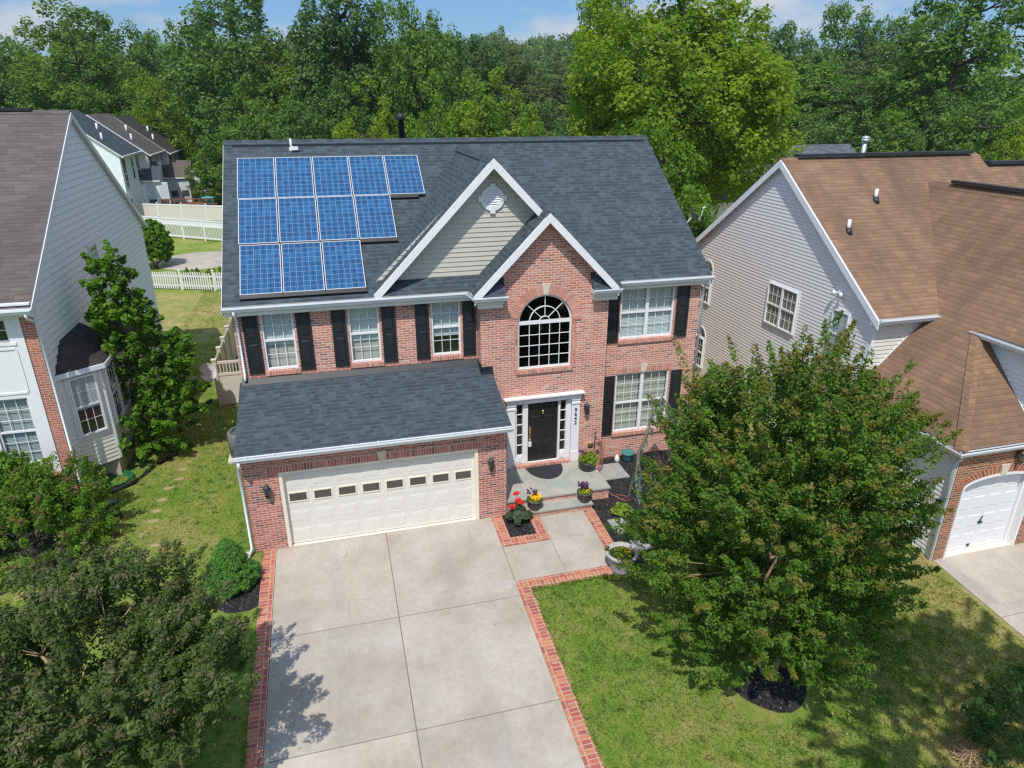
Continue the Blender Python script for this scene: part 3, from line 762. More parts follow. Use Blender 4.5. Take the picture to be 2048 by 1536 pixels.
# siding gable with its round vent
FS = Frame((0, 2.57, 0), (1, 0, 0), (0, -1, 0)); m = MB()
siding(m, FS, [(3.55, 6.05), (10.05, 6.05), (GX, GZ - .1)], 6.05, 9.2, .127)
m.build('gable_siding', K['siding_m'], house)
m = MB(); cx, cz = 6.85, 8.19
for k in range(32):
    a0, a1 = 2 * math.pi * k / 32, 2 * math.pi * (k + 1) / 32
    pp = lambda r, a, d_: FS.pt(cx + r * math.cos(a), cz + r * math.sin(a), d_)
    m.extrude([pp(.32, a0, .06), pp(.32, a1, .06), pp(.22, a1, .06), pp(.22, a0, .06)], FS.n * -.055)
m.extrude([FS.pt(cx + .23 * math.cos(a * math.pi / 16), cz + .23 * math.sin(a * math.pi / 16), .022) for a in range(32)], FS.n * -.01)
for k in range(-3, 4):
    z = cz + k * .062; w = math.sqrt(max(0, .225 ** 2 - (k * .062) ** 2)); m.extrude([FS.pt(cx - w, z - .02, .05), FS.pt(cx + w, z - .02, .05), FS.pt(cx + w, z + .028, .025), FS.pt(cx - w, z + .028, .025)], FS.n * -.008)
for a in range(4):
    t = a * math.pi / 2; e = Vector((math.cos(t), 0, math.sin(t))); f = Vector((-math.sin(t), 0, math.cos(t))); c0 = FS.pt(cx, cz, .075)
    m.extrude([c0 + e * .22 - f * .045, c0 + e * .385 - f * .075, c0 + e * .385 + f * .075, c0 + e * .22 + f * .045], FS.n * -.07)
m.build('gable_vent', K['white'], house)
# eaves: soffit, fascia, gutters, returns
m = MB()
for a, b in ((XL, BXL - .02), (BXR + .02, XR)):
    m.box(a, b, YE + .02, YM - .002, 5.60, 5.66); m.box(a, b, YE + .0, YE + .025, 5.58, 5.83)
for a, b in ((6.20, 6.97), (9.50, 10.29)):
    m.box(a + .04, b - .06, 1.70, YB - .002, 5.44, 5.56); m.box(a + .02, b - .03, 1.66, YB - .002, 5.56, 5.64); m.box(a, b, 1.62, YB - .002, 5.64, 5.74)
m.build('soffit', K['soffit'], house)
for a, b, c in ((6.19, 6.99, 6.86), (9.48, 10.31, 9.48)):
    m = MB(); m.slab([(a, 1.60, 5.76), (b, 1.60, 5.76), (b, YB + .01, 6.12), (a, YB + .01, 6.12)], .05); m.box(c, c + .13, YB - .02, YB - .003, 6.1, 6.2, 1); m.build('eave_return', [K['roof'], K['flash']], house)
gutter(house, [(XL - .02, YE, ZE - .02), (6.05, YE, ZE - .02), (6.17, 1.64, ZE - .06), (7.02, 1.64, 5.78)])
gutter(house, [(9.46, 1.64, 5.78), (10.30, 1.64, 5.78)]); gutter(house, [(10.2, YE, ZE - .02), (XR + .02, YE, ZE - .02)])
downspout(house, [(.10, YE - .05, 5.74), (.10, YE - .04, 5.62), (.10, YM - .06, 5.42), (.10, YM - .055, 3.92), (.10, YM - .15, 3.80)])
downspout(house, [(13.30, YE - .04, 5.74), (13.3, YE, 5.6), (13.27, YM - .05, 5.4), (13.27, YM - .05, .1)])
# ---- garage
m = MB(); wall_cells(m, FG, 0, 6.565, -.12, 2.86, [(.81, 5.80, -.12, 2.20)], depth=.16)
for x in (0, 6.565): m.face([(x, 0, -.12), (x, YM, -.12), (x, YM, 2.86 + .29 * YM), (x, 0, 2.86)])
gw = m.build('garage_wall', K['brick_g'], house)
m = MB(); m.fbox(FG, .60, 6.02, 2.205, 2.43, 0, .012); m.build('brick_lintel', K['brick_gv'], gw)
GE, GSL = (2.896, -.317), .299
zg = lambda y: GE[0] + GSL * (y - GE[1])
m = MB(); m.slab([(-.06, GE[1], GE[0]), (6.63, GE[1], GE[0]), (6.63, YB + .002, zg(YB)), (BXL - .002, YB + .002, zg(YB)), (BXL - .002, YM, zg(YM)), (-.06, YM, zg(YM))], .12)
gr = m.build('garage_roof', [K['roof'], K['white']], house)
m = MB(); m.extrude([(0, YM, zg(YM) - .02), (0, YM - .02, zg(YM) + .1), (0, YM - .035, zg(YM) + .1), (0, YM - .16, zg(YM - .16) + .012), (0, YM - .16, zg(YM - .16))], (BXL - .03, 0, 0))
m.box(BXL - .03, BXL - .012, YB - .14, YM - .03, zg(YB) - .06, zg(YM) + .1); m.box(BXL - .03, 6.66, YB - .03, YB - .008, zg(YB) - .03, zg(YB) + .13); m.box(BXL - .03, 6.66, YB - .15, YB - .03, zg(YB - .15) - .02, zg(YB - .1) + .025)
m.build('flashing', K['flash'], gr)
m = MB(); m.box(-.05, 6.62, GE[1] + .01, -.003, 2.74, 2.79); m.box(-.05, 6.62, GE[1], GE[1] + .022, 2.72, 2.88); m.box(-.055, -.03, GE[1] + .03, YM, 2.7, 2.76)
m.build('soffit', K['white'], gr)
gt = gutter(house, [(-.10, GE[1], 2.885), (6.66, GE[1], 2.885)])
for k in range(11): m = MB(); m.box(.2 + k * .61, .215 + k * .61, GE[1] - .12, GE[1] + .02, 2.888, 2.9); m.build('gutter_bracket', K['gutter'], gt)
downspout(house, [(.02, GE[1] - .05, 2.78), (.02, GE[1] - .04, 2.64), (-.05, -.05, 2.45), (-.05, -.05, .18), (-.12, -.2, .08)])
# door trim and sectional door
m = MB(); m.fbox(FG, .81, .90, -.1, 2.20, -.16, -.01); m.fbox(FG, 5.71, 5.80, -.1, 2.20, -.16, -.01); m.fbox(FG, .90, 5.71, 2.13, 2.20, -.16, -.01)
m.build('garage_door_trim', K['cream'], house)
m = MB(); m.box(.90, 5.71, .02, .3, -.08, .012); m.build('garage_threshold', K['cream'], house)
m = MB(); D = -.13; rows = [.03, .555, 1.08, 1.605, 2.13]
for a, b in zip(rows, rows[1:]): m.fbox(FG, .90, 5.71, a, b - .008, D - .05, D)
m.fbox(FG, .90, 5.71, .03, 2.13, D - .06, D - .008)
cw = 4.81 / 8; panes = []
for k in range(8):
    ua, ub = .90 + cw * k + .085, .90 + cw * (k + 1) - .085
    for r in range(4):
        za, zb = rows[r] + .09, rows[r + 1] - .1
        if r == 2:
            for q in ((ua - .02, ub + .02, zb + .0, zb + .03), (ua - .02, ub + .02, za + .08, za + .11), (ua - .02, ua + .01, za + .11, zb), (ub - .01, ub + .02, za + .11, zb)): m.fbox(FG, *q, D, D + .018, 1)
            panes.append((ua + .01, ub - .01, za + .11, zb))
        else:
            m.raised(FG, ua, ub, za, zb, D + .0005, .012, .006); m.raised(FG, ua + .016, ub - .016, za + .016, zb - .016, D + .0067, .010, -.0055); m.raised(FG, ua + .035, ub - .035, za + .035, zb - .035, D + .0015, .03, .008)
gd = m.build('garage_door', [K['door_cream'], K['cream']], house)
for q in panes:
    g = MB(); g.fbox(FG, *q, D - .01, D + .006); g.build('pane', K['garglass'], gd)
# ---- front entry
FD = Frame((0, YB, 0), (1, 0, 0), (0, -1, 0)); m = MB()
for a, b in ((7.07, 7.32), (9.06, 9.31)):
    m.fbox(FD, a, b, .38, 2.46, -.02, .05); m.fbox(FD, a - .015, b + .015, .38, .68, .05, .065); m.fbox(FD, a - .02, b + .02, 2.28, 2.33, .05, .075); m.fbox(FD, a - .015, b + .015, 2.40, 2.46, .05, .075)
    m.fbox(FD, a + .04, a + .05, .72, 2.24, .05, .056); m.fbox(FD, b - .05, b - .04, .72, 2.24, .05, .056)
m.fbox(FD, 7.05, 9.33, 2.46, 2.60, -.01, .09); m.fbox(FD, 7.0, 9.38, 2.60, 2.635, 0, .15); m.fbox(FD, 6.97, 9.41, 2.635, 2.67, 0, .19)
for a, b in ((7.32, 7.38), (7.56, 7.72), (8.66, 8.72), (8.90, 9.06)): m.fbox(FD, a, b, .44, 2.46, -.12, -.02)
m.fbox(FD, 7.38, 9.0, 2.40, 2.46, -.12, -.02)
for a, b in ((7.38, 7.56), (8.72, 8.90)):
    m.fbox(FD, a, b, .44, .72, -.12, -.04); m.raised(FD, a + .03, b - .03, .48, .68, -.039, .02, .012)
    for k in range(1, 5): z = .72 + 1.68 * k / 5; m.fbox(FD, a, b, z - .011, z + .011, -.09, -.06)
m.fbox(FD, 7.72, 8.66, .42, .45, -.14, .0)
sr = m.build('door_surround', K['white'], house)
for a, b in ((7.38, 7.56), (8.72, 8.90)):
    g = MB(); g.face([FD.pt(a, .72, -.085), FD.pt(b, .72, -.085), FD.pt(b, 2.40, -.085), FD.pt(a, 2.40, -.085)]); g.build('sidelight', K['glass'], sr)
m = MB(); m.fbox(FD, 7.34, 7.6, .6, 2.45, -.5, -.45); m.build('hallway', K['room'], sr)
m = MB(); m.fbox(FD, 8.68, 8.94, .6, 1.4, -.5, -.45); m.fbox(FD, 8.68, 8.94, 1.4, 2.45, -.5, -.45, 1); m.fbox(FD, 8.93, 8.95, .6, 2.45, -.45, -.13)
m.build('hallway', [K['room'], K['orangeglass']], sr)
m = MB(); m.fbox(FD, 7.72, 8.66, .45, 2.40, -.12, -.085); d = -.085
for u0, u1 in ((7.83, 8.13), (8.25, 8.55)):
    for z0, z1 in ((.62, 1.12), (1.26, 1.95), (2.07, 2.28)): m.raised(FD, u0, u1, z0, z1, d + .0005, .018, .012); m.raised(FD, u0 + .03, u1 - .03, z0 + .03, z1 - .03, d + .013, .02, -.011)
dr = m.build('front_door', K['doorblack'], house)
m = MB(); m.tube([FD.pt(7.80, 1.48, -.05), FD.pt(7.80, 1.46, -.02), FD.pt(7.80, 1.28, -.02), FD.pt(7.80, 1.26, -.06)], .014, 6); m.fbox(FD, 7.77, 7.83, 1.22, 1.62, -.085, -.07); m.build('handle', K['brass'], dr)
m = MB(); m.lathe(FD.pt(8.19, 2.0, -.06), [(.005, 0), (.04, .03), (.03, .09), (.012, .14)], 10); m.build('knocker', K['brass'], dr)
m = MB(); m.fbox(FD, 7.75, 7.84, .98, 1.13, -.085, -.03); m.tube([FD.pt(7.77, 1.13, -.05), FD.pt(7.78, 1.22, -.05), FD.pt(7.82, 1.22, -.05), FD.pt(7.83, 1.13, -.05)], .008, 6); m.build('lockbox', K['white'], dr)
m = MB(); m.box(7.30, 9.05, YB - .16, YB + .0, .382, .455); m.build('brick_threshold', K['brick_v'], house)
cu = bpy.data.curves.new('house_number', 'FONT'); cu.body = '9\n6\n4\n2'; cu.size = .17; cu.space_line = .82; cu.align_x = 'CENTER'; cu.extrude = .006
cu.materials.append(K['black']); tmp = bpy.data.objects.new('house_number_text', cu); COL.objects.link(tmp); bpy.context.view_layer.update()
nme = bpy.data.meshes.new_from_object(tmp.evaluated_get(bpy.context.evaluated_depsgraph_get())); bpy.data.objects.remove(tmp)
hn = bpy.data.objects.new('house_number', nme); COL.objects.link(hn); hn.parent = house
hn.location = Vector((9.185, YB - .058, 2.02)) - house.location; hn.rotation_euler = (math.pi / 2, 0, 0)
m = MB(); m.fbox(FB, 9.62, 9.80, .78, .88, 0, .06); m.fbox(FB, 9.64, 9.78, .74, .78, 0, .03, 1); m.build('wall_vent', [K['brass'], K['black']], house)

# ---- porch
porch = thing('front_porch', 'bluestone porch on a brick base with one step before the black front door', 'porch', (8.1, .5, 0))
m = MB(); m.box(6.57, 9.62, .13, YB - .002, -.1, .33); m.box(7.12, 8.97, -.24, .13, -.2, .13); m.build('base', K['brick'], porch)
m = MB(); m.box(6.57, 9.66, .09, YB - .004, .33, .38); m.build('landing', K['bluestone'], porch)
m = MB(); m.box(7.10, 9.0, -.28, .128, .13, .18); m.build('step', K['bluestone'], porch)

# ---- wall lanterns
def lantern(F, u, z, label, mat='lantern', bl='black lanterns beside the doors'):
    t = thing('wall_lantern', label, 'lantern', F.pt(u, z, 0), bl)
    m = MB(); c = F.pt(u, z, .13)
    m.fbox(F, u - .035, u + .035, z - .1, z + .1, .001, .02); m.tube([F.pt(u, z + .05, .02), F.pt(u, z + .13, .06), F.pt(u, z + .16, .13)], .011, 6)
    m.lathe(c, [(.045, -.16), (.05, -.14), (.035, -.17)], 6); m.lathe(c, [(.095, .07), (.06, .12), (.03, .15), (.012, .2)], 6); m.lathe(c, [(.03, -.21), (.055, -.16), (.06, -.14)], 6)
    for k in range(6): a = 2 * math.pi * k / 6; e = Vector((math.cos(a), math.sin(a), 0)); m.tube([c + e * .055 + Vector((0, 0, -.15)), c + e * .085 + Vector((0, 0, .075))], .007, 4)
    m.build('cage', K[mat], t)
    g = MB(); g.lathe(c, [(.045, -.14), (.075, .07)], 6); g.build('glass', K['glass_d'], t)
    return t
lantern(FG, .52, 1.80, 'verdigris carriage lantern on the brick left of the cream garage door')
lantern(FG, 6.12, 1.76, 'verdigris carriage lantern on the brick pier right of the garage door')
lantern(FB, 9.50, 2.12, 'verdigris carriage lantern beside the house number by the front door')

# ---- solar panels: three rows of 5, 4 and 3
nrm = Vector((0, -SL, 1)).normalized(); up = Vector((0, 1, SL)).normalized(); ZO = nrm * .13
rowsd = [('top', 5, 6.56), ('middle', 4, 5.155), ('bottom', 3, 3.72)]
ords = ['first', 'second', 'third', 'fourth', 'fifth']
for rn, cnt, yt in rowsd:
    for k in range(cnt):
        x0 = .24 + 1.043 * k + {'top': 0, 'middle': .02, 'bottom': .05}[rn]; x1 = x0 + 1.015
        top = Vector((0, yt, zm_(yt))) + ZO; bot = top - up * 1.70
        which = f'{ords[k]} from the left' if 0 < k < cnt - 1 else ('leftmost' if k == 0 else 'rightmost')
        t = thing('solar_module', f'blue solar panel, {which} in the {rn} row on the grey roof', 'solar panel', bot + Vector(((x0 + x1) / 2, 0, 0)), 'solar panels in three rows on the roof')
        m = MB(); a, b, c, d_ = [Vector((x, 0, 0)) + p for x, p in ((x0, bot), (x1, bot), (x1, top), (x0, top))]
        for p, q, r, s_ in ((a, b, Vector((0, 0, 0)), 1),):
            fw = .022; X = Vector((1, 0, 0))
            for (e0, e1, e2, e3) in ((a, b, b + up * fw, a + up * fw), (d_ - up * fw, c - up * fw, c, d_), (a + up * fw, a + up * fw + X * fw, d_ - up * fw + X * fw, d_ - up * fw), (b + up * fw - X * fw, b + up * fw, c - up * fw, c - up * fw - X * fw)):
                m.extrude([e3, e2, e1, e0], -nrm * .045); 
        m.build('frame', K['solarframe'], t)
        g = MB(); i = .018; q = [a + X * i + up * i, b - X * i + up * i, c - X * i - up * i, d_ + X * i - up * i]
        g.face([p - nrm * .006 for p in q], 0, [(0, 0), (1, 0), (1, 1), (0, 1)]); g.face([p - nrm * .04 for p in q][::-1], 0, [(0, 0)] * 4)
        g.build('cells', K['solar'], t)
        if (rn == 'bottom') or (rn == 'middle' and k == 3) or (rn == 'top' and k == 4):
            s = MB(); xa, xb = x0 - .012, x1 + (.012 if k == cnt - 1 else .028)
            if rn == 'top': xb -= .2
            p0 = bot - nrm * .01 - up * .005; p1 = bot - nrm * .05 - up * .09; p2 = bot - nrm * .125 - up * .10
            s.extrude([Vector((xa, 0, 0)) + v for v in (p0, p1, p2, bot - nrm * .125)], (xb - xa, 0, 0)); s.build('skirt', K['skirt'], t)
cam_t = thing('roof_vent_cap', 'small white vent cap on the ridge above the solar panels', 'vent', (1.75, 6.98, zm_(6.98)))
m = MB(); m.box(1.69, 1.81, 6.93, 7.03, zm_(6.93) - .02, zm_(6.98) + .06); m.tube([(1.75, 6.98, zm_(6.98)), (1.75, 6.98, zm_(6.98) + .3)], .035, 8); m.build('pipe', K['white'], cam_t)
m = MB(); m.box(1.76, 1.95, 6.82, 6.92, zm_(6.87) + .06, zm_(6.87) + .16); m.tube([(1.78, 6.97, zm_(6.97) + .1), (1.82, 6.87, zm_(6.87) + .12)], .015, 6); m.build('box', K['white'], cam_t)
# ================================================================== left neighbour (brick front, pale grey side)
lh = thing('neighbour_house', 'house with taupe roof, orange brick front and pale grey sided gable wall at left', 'house', (-8, 4, 0))
YL = 3.98; FL = Frame((0, YL, 0), (1, 0, 0), (0, -1, 0)); FLS = Frame((-5, 0, 0), (0, 1, 0), (1, 0, 0))
lw = [(-7.55, -6.62, 1.26, 3.24), (-6.56, -5.63, 1.26, 3.24), (-7.55, -6.62, 4.79, 6.0), (-6.56, -5.63, 4.79, 6.0)]
m = MB(); wall_cells(m, FL, -16, -5.0, -.2, 6.0, lw); m.build('brick_wall', K['brick_l'], lh)
m = MB()
for q in ((-5.63, -5.30, .98, 5.80), (-7.9, -7.55, .98, 5.80), (-6.62, -6.56, .98, 5.80), (-7.55, -5.63, 3.24, 4.79), (-7.55, -5.63, .98, 1.26)): m.fbox(FL, *q, -.01, .03)
m.fbox(FL, -7.5, -5.55, 3.36, 3.42, .03, .05); m.fbox(FL, -7.5, -5.55, 4.6, 4.66, .03, .055); m.fbox(FL, -5.58, -5.52, 3.42, 4.6, .03, .05); m.fbox(FL, -7.5, -5.5, 4.72, 4.79, .03, .06)
m.build('white_panelling', K['white'], lh)
m = MB(); m.fbox(FL, -8.0, -5.22, .86, .975, -.02, .07); m.build('brick_sill', K['brick_l'], lh)
window(lh, FL, *lw[0], rows=(3, 3), cover='blind_g'); window(lh, FL, *lw[1], rows=(3, 3), cover='blind_g')
window(lh, FL, *lw[2], rows=(2, 2), cover=None); window(lh, FL, *lw[3], rows=(2, 2), cover=None)
m = MB(); PY, PZ, LS = 10.26, 10.26, .68
zl = lambda y: PZ - LS * abs(y - PY)
siding(m, FLS, [(3.99, .5), (16.5, .5), (16.5, zl(16.5) - .1), (PY, PZ - .1), (3.99, zl(3.99) - .1)], .5, 10.2, .20, .034)
m.build('siding_wall', K['siding_l'], lh)
m = MB(); m.box(-16, -5.0, YL + .05, 16.5, -.2, .495); m.box(-16, -5.02, 16.48, 16.5, .5, 6); m.build('foundation', K['found'], lh)
m = MB(); m.fbox(FLS, 3.985, 4.10, .5, 6.0, .014, .03); m.build('corner_board', K['white'], lh)
m = MB()
m.slab([(-17, 3.62, zl(3.62)), (-4.86, 3.62, zl(3.62)), (-4.86, PY, PZ), (-17, PY, PZ)], .12); m.slab([(-17, PY, PZ), (-4.86, PY, PZ), (-4.86, 16.9, zl(16.9)), (-17, 16.9, zl(16.9))], .12)
lroof = m.build('roof', [K['roof_l'], K['white']], lh)
m = MB(); cap(m, (-17, PY, PZ), (-4.86, PY, PZ), .14, LS); m.box(-17, -5.9, PY - .1, PY + .1, PZ + .02, PZ + .1, 1); m.build('ridge_cap', [K['roof_l'], K['flash']], lroof)
m = MB()
for y0, y1 in ((3.6, PY), (PY, 16.92)): m.extrude([(-4.865, y0, zl(y0) - .03), (-4.865, y1, zl(y1) - .03), (-4.865, y1, zl(y1) - .2), (-4.865, y0, zl(y0) - .2)], (.028, 0, 0))
m.build('rake_board', K['gutter'], lroof)
m = MB(); m.box(-16, -4.87, 3.66, YL, 5.82, 5.87); m.box(-16, -4.87, 3.63, 3.66, 5.72, 5.76); m.box(-16, -4.87, YL - .045, YL - .032, 5.45, 5.82); m.build('soffit', K['white'], lh)
gutter(lh, [(-17, 3.62, zl(3.62) - .02), (-4.84, 3.62, zl(3.62) - .02)])
downspout(lh, [(-4.98, 3.58, 5.62), (-4.98, 3.60, 5.5), (-4.93, YL - .06, 5.3), (-4.93, YL - .06, .25), (-4.9, YL - .25, .1)])
window(lh, FLS, 9.25, 10.05, 4.78, 6.22, cover=None, trim=.07, flat=True)
def bay(par, y0, y1, y2, y3, dx, zb, ze, zt, nwin):
    """angled bay window: wall points (-5,y0) (-5+dx,y1) (-5+dx,y2) (-5,y3)"""
    P = [Vector((-5, y0, 0)), Vector((-5 + dx, y1, 0)), Vector((-5 + dx, y2, 0)), Vector((-5, y3, 0))]
    root = None
    m = MB(); fr = []
    for a, b in zip(P, P[1:]):
        u = (b - a).normalized(); n = Vector((u.y, -u.x, 0)); F = Frame(a, u, n); L = (b - a).length; fr.append((F, L))
        siding(m, F, [(0, zb), (L, zb), (L, ze), (0, ze)], zb, ze - .02, .127)
    m.face([p + Vector((0, 0, zb)) for p in P])
    root = m.build('bay_window', K['siding_c'], par)
    m = MB()
    for F, L in fr: m.fbox(F, 0, .07, zb, ze, .012, .022); m.fbox(F, L - .07, L, zb, ze, .012, .022); m.fbox(F, .07, L - .07, ze - .16, ze - .01, .012, .02)
    m.build('corner_board', K['white'], root)
    for i, (F, L) in enumerate(fr):
        if nwin[i]: window(root, Frame(F.o + F.n * .006, F.u, F.n), L / 2 - (.36 if nwin[i] == 1 else .78), L / 2 + (.36 if nwin[i] == 1 else .78), zb + 1.05, ze - .22, units=nwin[i], cover='blind_g' if i == 0 else None, trim=.06, flat=True, cover_to=.45)
    e = .15; Q = [Vector((-4.99, y0 - e, ze)), Vector((-5 + dx + e, y1 - e * .4, ze)), Vector((-5 + dx + e, y2 + e * .4, ze)), Vector((-4.99, y3 + e, ze))]
    ta, tb = Vector((-4.99, y0 + .75, zt)), Vector((-4.99, y3 - .75, zt))
    m = MB()
    m.slab([Q[0], Q[1], ta], .07); m.slab([Q[1], Q[2], tb, ta], .07); m.slab([Q[2], Q[3], tb], .07)
    r = m.build('roof', [K['roof_d'], K['white']], root)
    m = MB()
    for a, b in zip(Q, Q[1:]):
        u = (b - a).normalized(); n = Vector((u.y, -u.x, 0)); m.extrude([a - Vector((0, 0, .01)), b - Vector((0, 0, .01)), b - Vector((0, 0, .14)), a - Vector((0, 0, .14))], n * .025)
    m.build('gutter', K['gutter'], r)
    return root
bay(lh, 4.45, 5.15, 7.05, 7.75, .88, .62, 3.66, 4.38, (1, 2, 1))
bay(lh, 8.75, 9.2, 10.9, 11.35, .95, .5, 3.0, 3.8, (0, 1, 0))
m = MB(); m.box(-4.98, -4.2, 5.1, 7.0, -.1, .61); m.build('foundation', K['found'], lh); m = MB(); m.box(-4.98, -4.2, 9.1, 11.0, -.1, .49); m.build('foundation', K['found'], lh)
gm = thing('gas_meter', 'grey gas meter with bent pipe at the foot of the pale grey side wall', 'gas meter', (-4.72, 4.3, 0))
m = MB(); m.lathe((-4.66, 4.25, .0), [(.11, .18), (.13, .22), (.13, .42), (.11, .46)], 12); m.box(-4.8, -4.55, 4.12, 4.38, .46, .6); m.build('meter', K['grey_plastic'], gm)
m = MB(); m.tube([(-4.7, 4.25, .55), (-4.7, 4.25, .75), (-4.75, 4.25, 1.15), (-4.8, 4.15, 1.2), (-4.86, 4.1, 1.15)], .03, 8); m.tube([(-4.6, 4.2, .5), (-4.55, 4.15, .6), (-4.5, 4.1, .3), (-4.5, 4.1, -.02)], .03, 8); m.build('pipe', K['lantern_b'], gm)

# ================================================================== right neighbour (brown roof) - scaled about one point to its lower lot
C0 = Vector((2.586, -15.521, 10.577)); RS = 1.031
XF = lambda v: C0 + (Vector(v) - C0) * RS
rh = thing('neighbour_house', 'house with brown shingle roof, grey sided gable and arched single garage at right', 'house', (18, -1, .1))
FRS = Frame((16.35, 0, 0), (0, 1, 0), (-1, 0, 0)); RY, RZ, RSL = 3.63, 8.93, .711
zrr = lambda y: RZ - RSL * abs(y - RY)
m = MB(); siding(m, FRS, [(-1.2, .0), (8.45, .0), (8.45, zrr(8.45) - .1), (RY, RZ - .1), (-1.2, zrr(-1.2) - .1)], -.1, 8.9, .105, .013)
m.build('siding_wall', K['siding_r'], rh)
FRF = Frame((0, -1.2, 0), (1, 0, 0), (0, -1, 0)); m = MB(); siding(m, FRF, [(16.36, 3.2), (19, 3.2), (19, 5.3), (16.36, 5.3)], 3.2, 5.3, .115); m.build('siding_wall', K['siding_c'], rh)
m = MB(); m.fbox(FRF, 16.33, 16.46, 3.2, 5.25, .014, .026); m.fbox(FRS, -1.23, -1.08, 2.9, 5.2, .014, .026); m.build('corner_board', K['white'], rh)
FRG = Frame((16.30, 0, 0), (0, 1, 0), (-1, 0, 0)); m = MB(); siding(m, FRG, [(-4.63, -.3), (-1.2, -.3), (-1.2, 3.1), (-4.63, 3.1)], -.3, 3.1, .12); m.build('garage_siding', K['siding_r'], rh)
m = MB(); m.fbox(FRG, -4.64, -4.50, -.2, 3.1, .014, .028); m.build('corner_board', K['white'], rh)
FR = Frame((0, -4.65, 0), (1, 0, 0), (0, -1, 0)); m = MB(); gc = 17.70; gr_ = 1.06
wall_cells(m, FR, 16.29, 22, -.2, 3.15, [(gc - gr_, gc + gr_, -.2, 2.02)], arch=(gc, gr_, 2.02, 2.5, .25), depth=.2); m.build('brick_wall', K['brick_r'], rh)
m = MB(); n = 24
aP = lambda k, off, d: FR.pt(gc - (gr_ + off) * math.cos(math.pi * k / n), 2.02 + (.25 + off) * math.sin(math.pi * k / n), d)
for k in range(n):
    u0, u1 = [math.pi * 1.1 * kk / n for kk in (k, k + 1)]
    m.face([aP(k, .05, .015), aP(k + 1, .05, .015), aP(k + 1, .26, .015), aP(k, .26, .015)], 0, [(k * .095, .01), ((k + 1) * .095, .01), ((k + 1) * .095, .49), (k * .095, .49)])
    m.face([aP(k, .26, .015), aP(k + 1, .26, .015), aP(k + 1, .26, 0), aP(k, .26, 0)])
m.build('brick_arch', K['brick_rv'], rh)
m = MB()
for k in range(n): m.extrude([aP(k, -.014, .03), aP(k + 1, -.014, .03), aP(k + 1, .05, .03), aP(k, .05, .03)], FR.n * -.22)
for s in (-1, 1): u = gc + s * gr_; m.fbox(FR, min(u - s * .014, u + s * .05), max(u - s * .014, u + s * .05), -.1, 2.0, -.186, .03); m.fbox(FR, min(u - s * .016, u - s * .10), max(u - s * .016, u - s * .10), -.1, 2.05, -.212, -.13)
m.build('garage_door_trim', K['white'], rh)
m = MB(); p = [FR.pt(gc - .09, 2.30, .045), FR.pt(gc + .09, 2.30, .045), FR.pt(gc + .13, 2.56, .045), FR.pt(gc - .13, 2.56, .045)]; m.extrude(p, FR.n * -.04); m.build('keystone', K['conc_trim'], rh)
m = MB(); a0 = gc - gr_ + .1; a1 = gc + gr_ - .1
for r in range(4):
    z0, z1 = .06 + r * .545, .06 + (r + 1) * .545; m.fbox(FR, a0, a1, z0, z1 - .008, -.23, -.19)
    for k in range(4):
        w = (a1 - a0) / 4; ua, ub = a0 + k * w + .06, a0 + (k + 1) * w - .06
        m.raised(FR, ua, ub, z0 + .1, z1 - .11, -.1895, .02, .013); m.raised(FR, ua + .03, ub - .03, z0 + .13, z1 - .14, -.176, .02, -.011)
m.fbox(FR, a0, a1, .06, 2.3, -.25, -.2)
rgd = m.build('garage_door', K['vinyl_white'], rh)
m = MB(); m.fbox(FR, gc - .06, gc + .06, .78, .82, -.19, -.15); m.tube([FR.pt(gc - .02, .84, -.17), FR.pt(gc + .03, .98, -.16)], .014, 6); m.fbox(FR, gc - .2, gc - .12, .1, .18, -.19, -.17); m.build('handle', K['pot_b'], rgd)
m = MB(); m.box(gc - gr_, gc + gr_, -4.64, -4.42, -.2, .045); m.build('garage_threshold', K['cream'], rh)
m = MB(); WS = 1.03; wz = lambda x: 3.2 + WS * (x - 16.05); XRG = 20.95
m.slab([(16.22, -1.47, 5.32), (23.72, -1.47, 5.32), (23.72, RY, RZ), (16.22, RY, RZ)], .12); m.slab([(16.22, RY, RZ), (23.72, RY, RZ), (23.72, 8.7, zrr(8.7)), (16.22, 8.7, zrr(8.7))], .12)
m.slab([(23.74, -1.6, 4.9), (33, -1.6, 4.9), (33, 3.4, 8.62), (23.74, 3.4, 8.62)], .12); m.slab([(23.74, 3.4, 8.62), (33, 3.4, 8.62), (33, 8.4, 4.9), (23.74, 8.4, 4.9)], .12)
# wing: one plane runs from the low garage eave to the wing ridge, hipped at the front
wp = [(16.05, -4.80), (18.05, -2.72), (18.05, -5.4), (XRG, -5.4), (XRG, 2.6), (18.3, 2.6), (18.3, -1.22), (16.05, -1.22)]
m.face([(x, y, wz(x)) for x, y in wp], 0); m.face([(x, y, wz(x) - .1) for x, y in wp][::-1], 1)
m.slab([(XRG, -5.4, wz(XRG)), (25.8, -5.4, 3.2), (25.8, -1.3, 3.2), (25.8, 2.6, 3.2), (XRG, 2.6, wz(XRG))], .1)
hp = [(16.05, -4.80, 3.2), (22.5, -4.80, 3.2), (22.5, -2.72, 5.26), (18.05, -2.72, 5.26)]
m.face(hp, 0); m.face([(x, y, z - .1) for x, y, z in hp][::-1], 1)
rroof = m.build('roof', [K['roof_r'], K['white']], rh)
m = MB(); cap(m, (16.22, RY, RZ), (23.72, RY, RZ), .15, RSL); cap(m, (XRG, -5.4, wz(XRG)), (XRG, 2.5, wz(XRG)), .15, WS)
cap(m, (16.05, -4.80, 3.22), (18.1, -2.70, 5.30), .14, .5, 0, .015)
m.build('ridge_cap', K['roof_r'], rroof)
